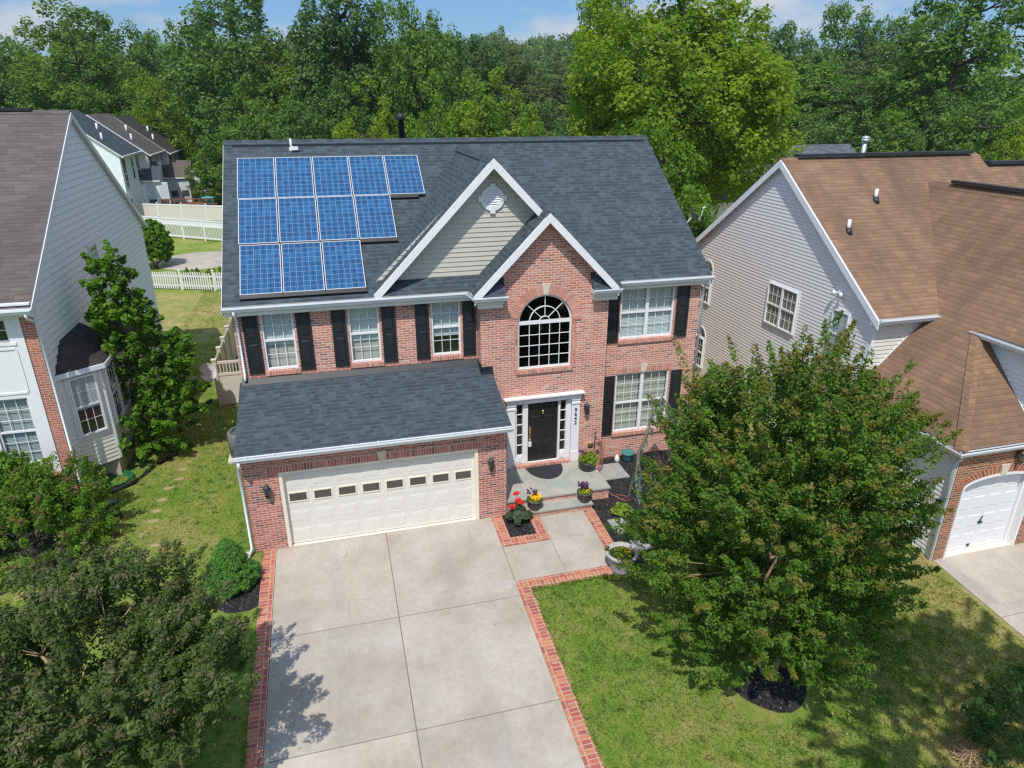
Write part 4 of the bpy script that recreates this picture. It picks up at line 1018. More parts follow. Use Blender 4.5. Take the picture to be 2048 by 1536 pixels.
m = MB(); m.box(16.75, 23.35, RY - .13, RY + .13, RZ + .05, RZ + .13); m.box(XRG - .13, XRG + .13, -5, 1.7, wz(XRG) + .05, wz(XRG) + .13); m.box(23.9, 33, 3.27, 3.53, 8.63, 8.74); m.build('ridge_vent', K['flash'], rroof)
m = MB()
for y0, y1 in ((-1.5, RY), (RY, 8.72)): m.extrude([(16.185, y0, zrr(y0) - .02), (16.185, y1, zrr(y1) - .02), (16.185, y1, zrr(y1) - .24), (16.185, y0, zrr(y0) - .24)], (.034, 0, 0))
m.extrude([(16.2, -1.47, 5.28), (16.2, -1.2, 5.47), (16.2, -1.2, 5.12), (16.2, -1.47, 5.12)], (.15, 0, 0))
m.build('rake_board', K['gutter'], rroof)
m = MB(); m.box(16.3, 22, -1.45, -1.2, 5.14, 5.19); m.box(16.07, 16.3, -4.8, -1.22, 3.02, 3.07); m.box(16.07, 22, -4.8, -4.65, 3.02, 3.07); m.build('soffit', K['white'], rh)
gutter(rh, [(16.2, -1.45, 5.30), (18.32, -1.45, 5.30)]); gutter(rh, [(16.05, -1.22, 3.18), (16.05, -4.80, 3.18), (22.5, -4.80, 3.18)]); gutter(rh, [(18.05, -2.62, 5.23), (18.05, -5.5, 5.23)])
FRU = Frame((18.3, 0, 0), (0, 1, 0), (-1, 0, 0)); m = MB(); siding(m, FRU, [(-5.2, 2.9), (-2.6, 2.9), (-2.6, 5.3), (-5.2, 5.3)], 2.9, 5.3, .115); m.build('siding_wall', K['siding_l'], rh)
m = MB(); FH = Frame((0, -4.7, 0), (1, 0, 0), (0, -1, 0))
m.extrude([(18.28, -2.70, 5.3), (18.28, -4.75, 3.27), (18.28, -4.75, 3.19), (18.28, -2.70, 5.2)], (-.02, 0, 0)); m.build('flashing', K['white'], rh)
m = MB(); m.extrude([(16.72, -1.23, 3.93), (18.2, -1.23, 5.44), (18.2, -1.23, 5.37), (16.72, -1.23, 3.86)], (0, -.02, 0)); m.build('flashing', K['white'], rh)
downspout(rh, [(16.2, -4.72, 3.05), (16.24, -4.7, 2.9), (16.245, -4.58, 2.75), (16.245, -4.58, .05)])
window(rh, FRS, 1.92, 3.42, 3.80, 5.14, units=2, cover='curtain_d', trim=.05, flat=True, fw=.04)
window(rh, FRS, -.33, .33, 3.75, 5.12, cover='blind_g', trim=.05, flat=True, fw=.04)
for z0, z1 in ((3.4, 4.6), (.8, 2.0)):
    w = window(rh, FRS, 6.95, 7.65, z0, z1, cover=None, trim=.05, flat=True, fw=.04)
    m = MB(); P_ = lambda r, k, d: FRS.pt(7.3 + r * math.cos(math.pi * k / 12), z1 + .05 + r * math.sin(math.pi * k / 12), d)
    for k in range(12): m.extrude([P_(.40, k, .03), P_(.40, k + 1, .03), P_(.33, k + 1, .03), P_(.33, k, .03)], FRS.n * -.03)
    for k in (3, 6, 9): m.extrude([P_(0, k, .02) + Vector((0, .008, 0)), P_(.34, k, .02) + Vector((0, .008, 0)), P_(.34, k, .02) - Vector((0, .008, 0)), P_(0, k, .02) - Vector((0, .008, 0))], FRS.n * -.01)
    m.face([P_(.34, k, .016) for k in range(13)], 1); m.build('fanlight', [K['white'], K['garglass']], w)
fl = thing('floodlight', 'white twin floodlight high on the grey sided gable wall', 'floodlight', FRS.pt(.2, 5.6, .05))
m = MB(); m.fbox(FRS, .12, .28, 5.56, 5.68, .01, .05); m.build('base', K['white'], fl)
for s in (-1, 1):
    m = MB(); c = FRS.pt(.2 + s * .14, 5.58, .14); m.tube([FRS.pt(.2 + s * .05, 5.6, .05), c], .02, 6); m.lathe(c, [(.02, .07), (.05, .03), (.06, -.06), (.045, -.06)], 12); m.build('lamp_head', K['white'], fl)
for (x, y, z, lb) in ((18.56, 2.08, 7.83, 'white plastic vent pipe higher up the brown roof'), (16.96, 1.11, 7.14, 'white plastic vent pipe lower down the brown roof near the gable')):
    t = thing('vent_pipe', lb, 'vent pipe', (x, y, z)); m = MB(); m.tube([(x, y, z - .05), (x, y, z + .32)], .05, 10); m.build('pipe', K['white'], t)
    m = MB(); m.lathe((x, y - .03, z), [(.13, -.1), (.09, .0), (.06, .1)], 12); m.build('collar', K['flash'], t)
t = thing('metal_flue', 'galvanised flue with a round cap behind the brown roof ridge', 'flue', (19.65, 4.2, 8.4)); m = MB(); m.tube([(19.65, 4.2, 8.3), (19.65, 4.2, 9.38)], .075, 12); m.build('pipe', K['metal'], t)
m = MB(); m.lathe((19.65, 4.2, 9.36), [(.09, 0), (.14, .03), (.14, .07), (.10, .08), (.14, .11), (.12, .15), (.03, .18)], 16); m.build('cap', K['metal'], t)
lantern(FR, gc + .28, 2.78, 'bronze lantern above the arched white garage door', 'lantern_b', 'lantern over the neighbour garage')
XF = None
t = thing('satellite_dish', 'grey satellite dish at the right edge of the slate roof', 'satellite dish', (13.6, 4.3, 5.6))
def dish(t, c, aim, r=.3, pole=None, mat='dish'):
    c = Vector(c); a = Vector(aim).normalized(); b = a.cross(Vector((0, 0, 1))).normalized(); e = b.cross(a); m = MB()
    for i in range(6):
        for k in range(24):
            q = []
            for ii, kk in ((i, k), (i + 1, k), (i + 1, k + 1), (i, k + 1)):
                rr = r * ii / 6; an = 2 * math.pi * kk / 24; q.append(c + b * rr * math.cos(an) + e * rr * 1.1 * math.sin(an) + a * (.25 * rr * rr / r))
            m.face(q, 0, None, True)
    m.build('reflector', K[mat], t); m = MB(); m.tube([c - e * r, c - e * r * .7 + a * .25, c + a * .42], .014, 6); m.tube([c + a * .38, c + a * .48], .035, 8); m.build('arm', K['grey_plastic'], t)
    m = MB(); m.tube(pole, .025, 8); m.build('pole', K['grey_plastic'], t)
dish(t, (13.72, 4.25, 7.22), (.75, -.1, .5), .24, [(13.40, 4.4, 6.95), (13.6, 4.3, 7.0), (13.75, 4.27, 7.22)], 'dish_d')
t = thing('satellite_dish', 'pale grey satellite dish on a leaning pole in the shaded side lawn', 'satellite dish', (-2.9, 9.0, 0))
dish(t, (-2.05, 8.95, 1.70), (.55, -.75, .35), .30, [(-3.05, 9.0, 0), (-2.95, 9.0, 1.35), (-2.12, 9.0, 1.68)])

# ================================================================== ground, drive and walks
def sheet(name, polys, mat, h, kind='structure', thick=0.0, parent=None, nsub=1):
    """flat sheets lying on the terrain, h above it"""
    m = MB()
    for poly in polys:
        q = [Vector((x, y, terrain(x, y) + h)) for x, y in poly]
        m.face(q)
        if thick:
            for a, b in zip(q, q[1:] + q[:1]): m.face([a, b, b - Vector((0, 0, thick)), a - Vector((0, 0, thick))])
    o = m.build(name, K[mat], parent)
    if kind: o['kind'] = kind
    return o
R4 = lambda x0, x1, y0, y1: [(x0, y0), (x1, y0), (x1, y1), (x0, y1)]
m = MB(); xs = [-700, -60, -30, -17, -5, 0, 8, 16, 30, 60, 120, 700]; ys = [-26, -12, -6, 0, 6, 15, 30, 60, 120, 200, 460, 1600]
for x0, x1 in zip(xs, xs[1:]):
    for y0, y1 in zip(ys, ys[1:]): m.face([(x, y, terrain(x, y)) for x, y in R4(x0, x1, y0, y1)])
m.build('ground', K['lawn'])['kind'] = 'structure'
DY = -11.0
sl = [R4(.52, 3.265, -3.02, -.0), R4(3.285, 6.12, -3.02, 0), R4(.52, 3.265, -5.94, -3.04), R4(3.285, 6.12, -5.94, -3.04), R4(.52, 3.265, -8.9, -5.96), R4(3.285, 6.12, -8.9, -5.96), R4(.52, 3.265, DY, -8.92), R4(3.285, 6.12, DY, -8.92)]
sl.append(R4(.81, 5.80, 0, .02))
sheet('driveway', sl, 'concrete', .025, thick=.1)
sheet('driveway_joint', [R4(.53, 6.11, DY, -.005)], 'joint', .014)
sheet('walkway', [R4(6.135, 7.43, -2.545, -1.27), R4(7.44, 8.70, -2.545, -1.27), R4(7.435, 8.70, -1.26, -.285)], 'concrete', .028, thick=.1)
sheet('brick_edging', [R4(.20, .41, DY, 0), R4(6.235, 6.445, DY, -2.665), R4(8.80, 9.0, -2.56, -.30), R4(6.12, 6.22, -1.25, -.0), R4(6.22, 6.42, -1.15, -.0), R4(7.14, 7.34, -1.15, -.285)], 'paver_l', .033, thick=.1)
sheet('brick_edging', [R4(.41, .51, DY, 0), R4(6.125, 6.235, DY, -2.56), R4(8.705, 8.80, -2.56, -.29), R4(7.34, 7.43, -1.25, -.285)], 'paver', .032, thick=.1)
sheet('brick_edging', [R4(6.235, 8.62, -2.66, -2.555), R4(6.22, 7.34, -1.25, -1.16)], 'paver_l', .034, thick=.1)
sheet('brick_edging', [R4(6.445, 8.70, -2.87, -2.665), R4(6.42, 7.14, -1.155, -.95)], 'paver', .034, thick=.1)
sheet('mulch_bed', [R4(6.42, 7.14, -.95, -.0)], 'mulch', .03)
sheet('mulch_bed', [[(9.0, -2.5), (9.6, -2.7), (10.9, -2.2), (11.6, -.9), (12.6, -.2), (13.4, .6), (13.4, 2.39), (9.6, 2.39), (9.6, .12), (9.0, .12)]], 'mulch', .014)
sheet('mulch_bed', [[(-.95, -1.2), (-.85, -1.7), (-.45, -2.0), (.0, -2.02), (.19, -1.9), (.19, -.55), (-.1, -.45), (-.6, -.6)]], 'mulch', .012)
sheet('mulch_bed', [[(10.58 + .78 * math.cos(a) * (1 + .12 * math.sin(3 * a)) - .12, -6.72 + .55 * math.sin(a) * (1 + .1 * math.cos(4 * a))) for a in [k * math.pi / 10 for k in range(20)]]], 'mulch', .012)
sheet('neighbour_driveway', [R4(16.75, 23, -6.3, -4.3), R4(16.75, 23, -8.6, -6.32), R4(16.75, 23, -11, -8.62)], 'concrete', .022, thick=.1)
sheet('mulch_bed', [[(-8.5, .2), (-5.6, -.2), (-4.4, .6), (-3.6, 2.6), (-4.1, 3.6), (-4.9, 3.95), (-8.5, 3.95)]], 'mulch', .010)
# round drain cover, stepping stones, flagstones, splash block
m = MB(); m.lathe((5.98, -2.58, terrain(0, -2.58)), [(.17, .0), (.17, .034), (.15, .038)], 24); tag(m.build('drain_cover', K['pot_s']), 'round pale drain cover set in the drive corner by the brick edging', 'drain cover')
def stone(x, y, rx, ry, seed, mat='pot_s', h=.035):
    r = random.Random(seed); m = MB(); n = 10; P = [(x + rx * math.cos(2 * math.pi * k / n) * r.uniform(.8, 1.1), y + ry * math.sin(2 * math.pi * k / n) * r.uniform(.8, 1.1)) for k in range(n)]
    q = [Vector((a, b, terrain(a, b) + h)) for a, b in P]; m.face(q)
    for a, b in zip(q, q[1:] + q[:1]): m.face([a, b, b - Vector((0, 0, h + .02)), a - Vector((0, 0, h + .02))])
    return m.build('stepping_stone', K[mat])
K['stepstone'] = plain('sandy_stepping_stone', (.34, .26, .15), .95, .1, .3, 9)
sp = [(-2.50, 5.05), (-2.50, 4.45), (-2.72, 3.95), (-2.76, 3.3), (-2.80, 2.72), (-2.79, 2.2), (-2.86, 1.55), (-2.5, 1.0), (-2.75, .35), (-3.0, -.35)]
sl_ = ['in the shade farthest up the side lawn', 'second up the side lawn, at the shadow edge', 'third of the line down the side lawn', 'level with the green hose coil', 'level with the rose bush top', 'just below the middle of the line', 'above the worn grass by the rose bush', 'faint, beside the cone shrub lawn', 'near the front of the rose bush', 'nearest the dark crape myrtle']
for k, (x, y) in enumerate(sp):
    o = stone(x, y, .15, .085, k, 'stepstone', .006); tag(o, 'sandy stepping stone ' + sl_[k], 'stepping stone', 'stepping stones across the side lawn')
for x, y, a, b, lb in ((9.42, -1.15, .22, .32, 'grey flagstone in the black mulch beside the brick edged walk'), (9.75, -2.0, .3, .22, 'grey flagstone behind the big pale planter bowl'), (10.2, 1.5, .5, .45, 'square flagstone below the brick wall right of the porch')):
    m = MB(); z = terrain(x, y); m.box(x - a, x + a, y - b, y + b, z - .02, z + .04); tag(m.build('flagstone', K['flag']), lb, 'flagstone', 'flagstones in the mulch bed')
m = MB(); m.extrude([(-.62, -.35, .0), (-.12, -.42, .0), (-.1, .02, 0), (-.58, .1, 0)], (0, 0, .05)); tag(m.build('splash_block', K['conc_trim']), 'concrete splash block under the garage downspout', 'splash block')

# ---- pots
def leafball(par, c, r, n, mat, size=.06, seed=0, name='foliage', flat=.6, asp=.55):
    rg = np.random.default_rng(seed); d = rg.normal(size=(n, 3)); d /= np.linalg.norm(d, axis=1)[:, None]; d[:, 2] = np.abs(d[:, 2])
    p = d * (rg.uniform(.3, 1, n) ** .5)[:, None] * np.array([r, r, r * flat]) + np.array(c)
    nn = d * .5 + rg.normal(size=(n, 3)) * .45 + np.array([0, 0, .6])
    return leaf_object(name, p, nn, size * rg.uniform(.7, 1.2, n), asp, rg, mat, par, rg.uniform(0, 1, n))
def pot(label, c, prof, mat, cat='planter', rim=None):
    t = thing('planter_pot', label, cat, c, None); m = MB(); m.lathe(c, prof, 28); m.build('pot', K[mat], t)
    m = MB(); zt = prof[-1][1]; rt = prof[-1][0]; m.lathe(Vector(c) + Vector((0, 0, 0)), [(rt * .98, zt - .015), (rt * .9, zt + .004)], 20); m.build('soil', K['soil'], t); return t
# ================================================================== plants round the house
def petals(par, c, r, n, mat, size, seed, h=.0):
    rg = np.random.default_rng(seed); a = rg.uniform(0, 6.28, n); rr = r * rg.uniform(0, 1, n) ** .5
    p = np.stack([c[0] + rr * np.cos(a), c[1] + rr * np.sin(a), c[2] + h + rg.uniform(-.02, .05, n)], 1)
    nn = np.array([0, -.5, 1.0]) + rg.normal(size=(n, 3)) * .5
    return leaf_object('flowers', p, nn, size * rg.uniform(.7, 1.2, n), .95, rg, mat, par, rg.uniform(0, 1, n))
urn = [(.11, 0), (.14, .015), (.13, .05), (.17, .14), (.20, .24), (.21, .27), (.225, .275), (.225, .31), (.20, .31)]
def pansy(x, y, z, label, k, yellow):
    t = pot(label, (x, y, z), urn, 'pot_d'); t['group'] = 'stone pots of pansies on the porch step'
    leafball(t, (x, y, z + .30), .19, 260, 'lf_pansy', .075, k, flat=.55)
    if yellow: petals(t, (x + .02, y - .03, z + .36), .16, 120, 'yel', .06, k + 1, .03); petals(t, (x - .04, y + .1, z + .5), .15, 26, 'pur', .07, k + 2)
    else: petals(t, (x - .03, y + .06, z + .47), .15, 55, 'pur', .075, k + 2, .02); petals(t, (x, y, z + .4), .15, 14, 'yel', .05, k + 3)
pansy(7.33, -.12, .18, 'dark stone pot of yellow and purple pansies at the left of the porch step', 11, True)
pansy(8.80, -.10, .18, 'dark stone pot of purple pansies at the right of the porch step', 21, False)
t = pot('round black pot of leafy flowers on the porch beside the wall', (9.38, 1.25, .38), [(.16, 0), (.22, .05), (.27, .16), (.265, .25), (.285, .27), (.28, .30), (.25, .30)], 'pot_b')
leafball(t, (9.42, 1.25, .66), .31, 520, 'lf_pansy', .085, 31, flat=.9); petals(t, (9.25, 1.35, .92), .12, 26, 'pur', .06, 32)
t = pot('wide pale stone planter bowl of greenery at the end of the walk', (8.80, -2.72, terrain(0, -2.72)), [(.24, 0), (.27, .02), (.28, .08), (.335, .40), (.36, .44), (.40, .45), (.415, .50), (.40, .54), (.35, .54), (.34, .46)], 'pot_s')
leafball(t, (8.83, -2.72, terrain(0, -2.72) + .44), .27, 300, 'lf_pansy', .085, 41, flat=.45); leafball(t, (8.66, -2.95, terrain(0, -2.72) + .34), .12, 70, 'lf_bright', .075, 42); petals(t, (8.95, -2.78, terrain(0, -2.72) + .56), .13, 22, 'yel', .045, 43)
t = thing('begonia', 'red flowered begonia with big dark leaves in the square mulch bed', 'plant', (6.80, -.35, .03))
rg = np.random.default_rng(5); n = 46; a = rg.uniform(0, 6.28, n); r_ = rg.uniform(.05, .32, n)
leaf_object('leaf', np.stack([6.80 + r_ * np.cos(a), -.38 + r_ * np.sin(a) * .8, .08 + (1 - r_ / .4) * .35 + rg.uniform(0, .1, n)], 1), np.stack([np.cos(a) * .4, np.sin(a) * .4 - .2, np.ones(n)], 1), rg.uniform(.2, .32, n), .8, rg, 'lf_begonia', t, rg.uniform(0, 1, n))
for k, (x, y, z) in enumerate(((6.62, -.40, .52), (6.80, -.28, .62), (6.86, -.36, .60), (6.80, -.2, .78))): petals(t, (x, y, z), .07, 34, 'red', .085, 60 + k)
m = MB()
for x, y, z in ((6.62, -.40, .5), (6.82, -.30, .6), (6.80, -.2, .75)): m.tube([(6.8, -.35, .02), ((6.8 + x) / 2, (y - .35) / 2, z * .6), (x, y, z)], .008, 5)
m.build('stem', K['bark_c'], t)
# doormat
m = MB(); n = 24; P = [(8.16 + .56 * math.cos(math.pi + math.pi * k / n), 1.75 + .78 * math.sin(math.pi + math.pi * k / n)) for k in range(n + 1)]
m.face([(x, y, .394) for x, y in P]); 
for (a, b), (c, d) in zip(P, P[1:] + P[:1]): m.face([(a, b, .394), (c, d, .394), (c, d, .381), (a, b, .381)])
tag(m.build('doormat', K['mat']), 'charcoal half round doormat on the bluestone porch', 'doormat')
# hose on its holder, pink-red loops
t = thing('garden_hose', 'red garden hose looped on a holder beside the porch', 'hose', (9.85, 1.5, 0)); m = MB()
for k in range(4):
    w = .10 + .03 * k; m.tube([(9.86 + w * math.sin(a) * .8, 1.72 - .05 * k, .55 + (.42 + .05 * k) * math.cos(a)) for a in [j * math.pi / 9 for j in range(19)]], .013, 6)
m.tube([(9.9, 1.6, .15), (9.85, 1.2, .05), (9.72, .7, .03), (9.76, .3, .03), (9.95, -.1, .03), (10.2, -.25, .03), (10.1, .1, .03), (9.9, .2, .03)], .013, 6)
m.build('hose', K['hose_r'], t); m = MB(); m.tube([(9.83, 1.86, 0), (9.83, 1.86, 1.25), (9.83, 1.72, 1.32)], .014, 6); m.tube([(9.83, 1.86, 1.0), (9.95, 1.75, 1.05)], .012, 6); m.build('holder', K['lantern_b'], t)
t = thing('flower_pot', 'teal glazed pot against the brick wall right of the porch', 'pot', (11.05, 2.05, 0)); m = MB(); m.lathe((11.05, 2.05, .0), [(.12, 0), (.17, .1), (.2, .28), (.22, .3), (.21, .32), (.17, .31)], 20); m.build('pot', K['teal'], t)
t = thing('plastic_jug', 'small white jug by the teal pot in the mulch bed', 'jug', (10.72, 2.1, 0)); m = MB(); m.lathe((10.72, 2.1, .0), [(.07, 0), (.08, .04), (.08, .15), (.04, .2), (.03, .23)], 14); m.build('jug', K['vinyl_white'], t)
# weeping blue cedar trained over the mulch bed
t = thing('weeping_cedar', 'weeping pale blue cedar arching in front of the lower double window', 'tree', (10.35, -.2, 0)); m = MB()
ctrl = [(10.35, -.2, 0), (10.32, -.1, .8), (10.45, .1, 1.4), (10.95, .6, 1.8), (11.25, 1.0, 2.35), (11.55, 1.1, 2.55), (11.85, 1.0, 2.2), (11.95, .8, 1.6)]
m.tube(ctrl, [.05, .045, .04, .035, .03, .026, .02, .012], 8); m.build('trunk', K['bark'], t)
rg = np.random.default_rng(8); P, D, L, R_ = [], [], [], []
for a, b in zip(ctrl[1:], ctrl[2:] + [(11.9, .7, 1.1)]):
    for k in range(5):
        q = Vector(a).lerp(Vector(b), k / 5); P.append(q + Vector((rg.uniform(-.06, .06), rg.uniform(-.06, .06), 0))); D.append((rg.normal() * .15, rg.normal() * .15, -1)); L.append(rg.uniform(.25, .75)); R_.append(.05)
for k in range(10): P.append((10.35 + rg.normal() * .03, -.2 + rg.normal() * .05, .9 - k * .07)); D.append((rg.normal() * .2, -.3, -1)); L.append(.45); R_.append(.05)
c, nn, sz, ti, _ = sprays(rg, np.array([tuple(p) for p in P]), np.array(D), np.array(L), np.array(R_), 90, .06)
leaf_object('needles', c, nn, sz, .35, rg, 'lf_cedar', t, ti)
t = thing('hosta', 'small lime green hosta at the edge of the mulch bed', 'plant', (9.7, -.62, 0)); leafball(t, (9.72, -.62, .04), .3, 90, 'lf_pansy', .17, 77, flat=.6)
t = thing('hosta', 'pale hosta under the left edge of the big crape myrtle', 'plant', (9.85, -1.75, -.1)); leafball(t, (9.9, -1.7, -.08), .26, 70, 'lf_pansy', .16, 78, flat=.7)
# dwarf spruce cone
t = thing('dwarf_spruce', 'rounded bright green dwarf spruce in mulch left of the driveway', 'shrub', (-.43, -1.2, 0)); rg = np.random.default_rng(9)
n = 760; a = rg.uniform(0, 6.28, n); h = rg.uniform(0, 1, n) ** 1.25; rr = (.66 * (1 - h) ** .74 + .05) * (.92 + .08 * np.sin(a * 3 + h * 9)) * rg.uniform(.85, 1.05, n)
rr = np.where(h < .08, rr * .85, rr)
P = np.stack([-.43 + rr * np.cos(a), -1.05 + rr * np.sin(a), -.06 + 1.16 * h + .06], 1); D = np.stack([np.cos(a), np.sin(a), .35 + h], 1); D /= np.linalg.norm(D, axis=1)[:, None]
c, nn, sz, ti, s = sprays(rg, P - D * .1, D, np.full(n, .13), np.full(n, .07), 80, .038, .5, .8); leaf_object('foliage', c, nn, sz, .4, rg, 'lf_cone', t, ti * .6 + s * .4)
m = MB(); m.tube([(-.43, -1.05, -.1), (-.43, -1.05, .9)], [.05, .02], 8); m.lathe((-.43, -1.05, -.06), [(.15, .05), (.26, .2), (.22, .45), (.12, .7), (.03, .9)], 14); m.build('trunk', K['bark_d'], t)

def shrub(name, label, cat, cen, rad, n, nl, size, mat, seed, tipf=None, spl=.3, spr=.14, group=None, asp=.55, stems=7, base=None, amp=.35, inner=.4):
    base = base or (cen[0], cen[1], terrain(cen[0], cen[1]))
    t = thing(name, label, cat, base, group); rg = np.random.default_rng(seed)
    p, d = crown(rg, n, cen, rad, amp, inner, -.7); D = d + np.array([0, 0, .5]); D /= np.linalg.norm(D, axis=1)[:, None]; k = len(p)
    c, nn, sz, ti, s = sprays(rg, p, D, rg.uniform(.6, 1.3, k) * spl, rg.uniform(.7, 1.2, k) * spr, nl, size)
    tip = None if tipf is None else (s > .72) * np.repeat((rg.uniform(0, 1, k) < tipf) * rg.uniform(.4, 1, k), nl)
    keep = c[:, 2] > base[2] + .02
    leaf_object('foliage', c[keep], nn[keep], sz[keep], asp, rg, mat, t, ti[keep], None if tip is None else tip[keep])
    m = MB(); r2 = random.Random(seed)
    for q in p[:stems]: limb(m, (base[0] + r2.uniform(-.1, .1), base[1] + r2.uniform(-.1, .1), base[2] - .05), q, .03, .01, r2)
    m.build('stem', K['bark'], t); return t, rg, p, d
t, rg, p, d = shrub('rose_bush', 'sprawling rose bush with scattered red blooms before the brick pier', 'shrub', (-5.5, 2.0, .5), (1.85, 1.65, 1.2), 380, 105, .075, 'lf_rose', 14, .2, .4, .2)
for k, q in enumerate(((-5.05, 1.75, 1.15), (-5.8, .95, .72), (-4.5, 2.9, .95), (-6.1, .9, .75))): petals(t, q, .06, 16, 'red', .07, 100 + k)
t, *_ = shrub('climbing_shrub', 'bright green leafy shrub under the white panelled windows', 'shrub', (-6.35, 3.2, .75), (1.1, .65, 1.0), 170, 95, .085, 'lf_sweet', 15, None, .4, .2)
t, *_ = shrub('laurel_shrub', 'glossy dark shrub with a few yellow leaves, cut by the lower right corner', 'shrub', (14.75, -9.3, -.25), (1.35, 1.15, .85), 120, 75, .095, 'lf_deep', 16, None, .35, .2)
petals(t, (14.1, -9.1, .2), .3, 6, 'yel', .06, 71)
t = thing('straw_clump', 'clump of dry straw coloured leaves on the lawn beside the dark shrub', 'plant', (12.95, -8.9, -.66)); rg = np.random.default_rng(17); n = 150; a = rg.uniform(0, 6.28, n); r_ = rg.uniform(.03, .3, n)
leaf_object('leaf', np.stack([13.05 + r_ * np.cos(a), -8.9 + r_ * np.sin(a), -.62 + .22 * rg.uniform(0, 1, n)], 1), np.stack([np.cos(a), np.sin(a), rg.uniform(.1, .8, n)], 1), rg.uniform(.15, .32, n), .09, rg, 'straw', t, rg.uniform(0, 1, n))

# crape myrtles: several smooth stems fanning into a broad uneven crown of fine sprays
def crape(label, base, cen, rad, seed, n, nl, size, mat, tipf, group='crape myrtles in the front lawns', nst=6, spl=.62, spr=.17, inner=.3, amp=.4, spikes=40, gap=0.0, clump=1.0, bs=5):
    t = thing('crape_myrtle', label, 'tree', base, group); rg = np.random.default_rng(seed); r2 = random.Random(seed)
    sc, sd = crown(rg, int(n / 15), cen, rad, amp, inner, -.95); q = rg.integers(0, len(sc), n); jit = rg.normal(size=(n, 3)) * np.array([.34, .34, .24]) * clump; p = sc[q] + jit; d = sd[q] * .8 + jit * .9; d /= np.linalg.norm(d, axis=1)[:, None]
    if gap: # open holes through the crown
        hc, _ = crown(rg, 7, cen, np.array(rad) * .95, .2, .3, -.3); keep = np.min(np.linalg.norm(p[:, None] - hc[None], axis=2), axis=1) > gap; p, d = p[keep], d[keep]
    D = d * np.array([1, 1, .7]) + np.array([0, 0, .75]) + rg.normal(size=p.shape) * .25; D /= np.linalg.norm(D, axis=1)[:, None]; k = len(p)
    Ls = rg.uniform(.55, 1.2, k) * spl
    top = np.argsort(-((p - np.array(cen)) / np.array(rad) * np.array([.8, .8, 1])).dot(np.array([0, 0, 1])) + rg.uniform(0, .5, k))[:spikes]; Ls[top] *= 1.35
    c, nn, sz, ti, s = sprays(rg, p, D, Ls, rg.uniform(.75, 1.25, k) * spr, nl, size, .5, .3)
    hgt = np.repeat(rg.uniform(0, 1, k) < tipf * np.clip((p[:, 2] - cen[2] + rad[2] * .55) / (rad[2] * 1.2), .12, 1), nl); tip = np.clip((s - .45) * 1.8, 0, 1) * hgt * rg.uniform(.3, 1, len(s))
    keep = c[:, 2] > base[2] + .16
    leaf_object('crown', c[keep], nn[keep], sz[keep], .5, rg, mat, t, ti[keep], tip[keep])
    m = MB(); B = Vector(base); lead = []
    for j in range(nst):
        a = 2 * math.pi * j / nst + r2.uniform(-.3, .3); q = Vector(cen) + Vector((math.cos(a) * rad[0] * .42, math.sin(a) * rad[1] * .42, r2.uniform(-.1, .25) * rad[2])); b0 = B + Vector((math.cos(a) * .12, math.sin(a) * .12, -.1))
        lead += limb(m, b0, q, .058, .022, r2, .05, 6, 8)[2:]
    for q in p[::bs]:
        q = Vector(q); o = min(lead, key=lambda w: (w - q).length + max(0, w.z - q.z) * 2)
        if (o - q).length < 1.5: limb(m, o, q, .014, .005, r2, .06, 3, 5)
    m.build('trunk', K['bark_c'], t); return t
crape('broad green crape myrtle with bronze tips filling the right front lawn', (10.62, -6.3, -.48), (10.80, -5.7, 2.75), (2.1, 2.1, 3.4), 31, 1950, 125, .080, 'lf_crape', .75, gap=0, spikes=14, bs=11)
crape('dark crape myrtle with brown seed heads at the lower left', (-.98, -6.3, -.5), (-1.6, -6.3, 2.35), (2.1, 1.95, 1.5), 37, 980, 115, .074, 'lf_crape_d', .7, bs=14, nst=5, spl=.42, spr=.18, gap=0, inner=.25, spikes=24, clump=.85)
crape('tall street tree beyond the lower right corner that shades the lawn', (11.0, -13.6, -1.0), (10.9, -13.2, 9.4), (2.5, 2.1, 2.2), 41, 620, 80, .12, 'lf_crape', .2, gap=.6, group=None)
# star-leaved tree against the left neighbour
t = thing('sweetgum_tree', 'young bright green tree with upright stems against the left neighbour bay window', 'tree', (-3.75, 6.3, 0)); rg = np.random.default_rng(51); r2 = random.Random(51)
P, D = [], []
for (cen, rad, n) in (((-3.75, 6.4, 1.1), (1.15, 1.2, 1.0), 150), ((-3.0, 6.6, 3.2), (1.05, 1.0, .9), 130), ((-3.65, 6.5, 4.3), (.85, .9, 1.0), 110), ((-3.75, 6.5, 5.6), (.5, .55, .85), 60), ((-2.6, 6.5, 1.9), (.7, .8, .55), 50)):
    a, b = crown(rg, n, cen, rad, .35, .3, -.9); P.append(a); D.append(b)
P = np.concatenate(P); D = np.concatenate(D); D = D + np.array([0, 0, .2]); D /= np.linalg.norm(D, axis=1)[:, None]
c, nn, sz, ti, s = sprays(rg, P, D, rg.uniform(.15, .4, len(P)), rg.uniform(.12, .22, len(P)), 62, .12, .7); leaf_object('crown', c, nn, sz, .8, rg, 'lf_sweet', t, ti)
m = MB(); st = limb(m, (-3.75, 6.3, -.1), (-3.72, 6.5, 5.9), .08, .015, r2, .02, 8, 8); st += limb(m, (-3.7, 6.3, .6), (-2.9, 6.6, 3.6), .05, .015, r2, .03, 6, 8)
for q in P[::6]: q = Vector(q); o = min(st, key=lambda w: (w - q).length + max(0, w.z - q.z) * 2); limb(m, o, q, .018, .006, r2, .05, 3, 5)
m.build('trunk', K['bark_d'], t)

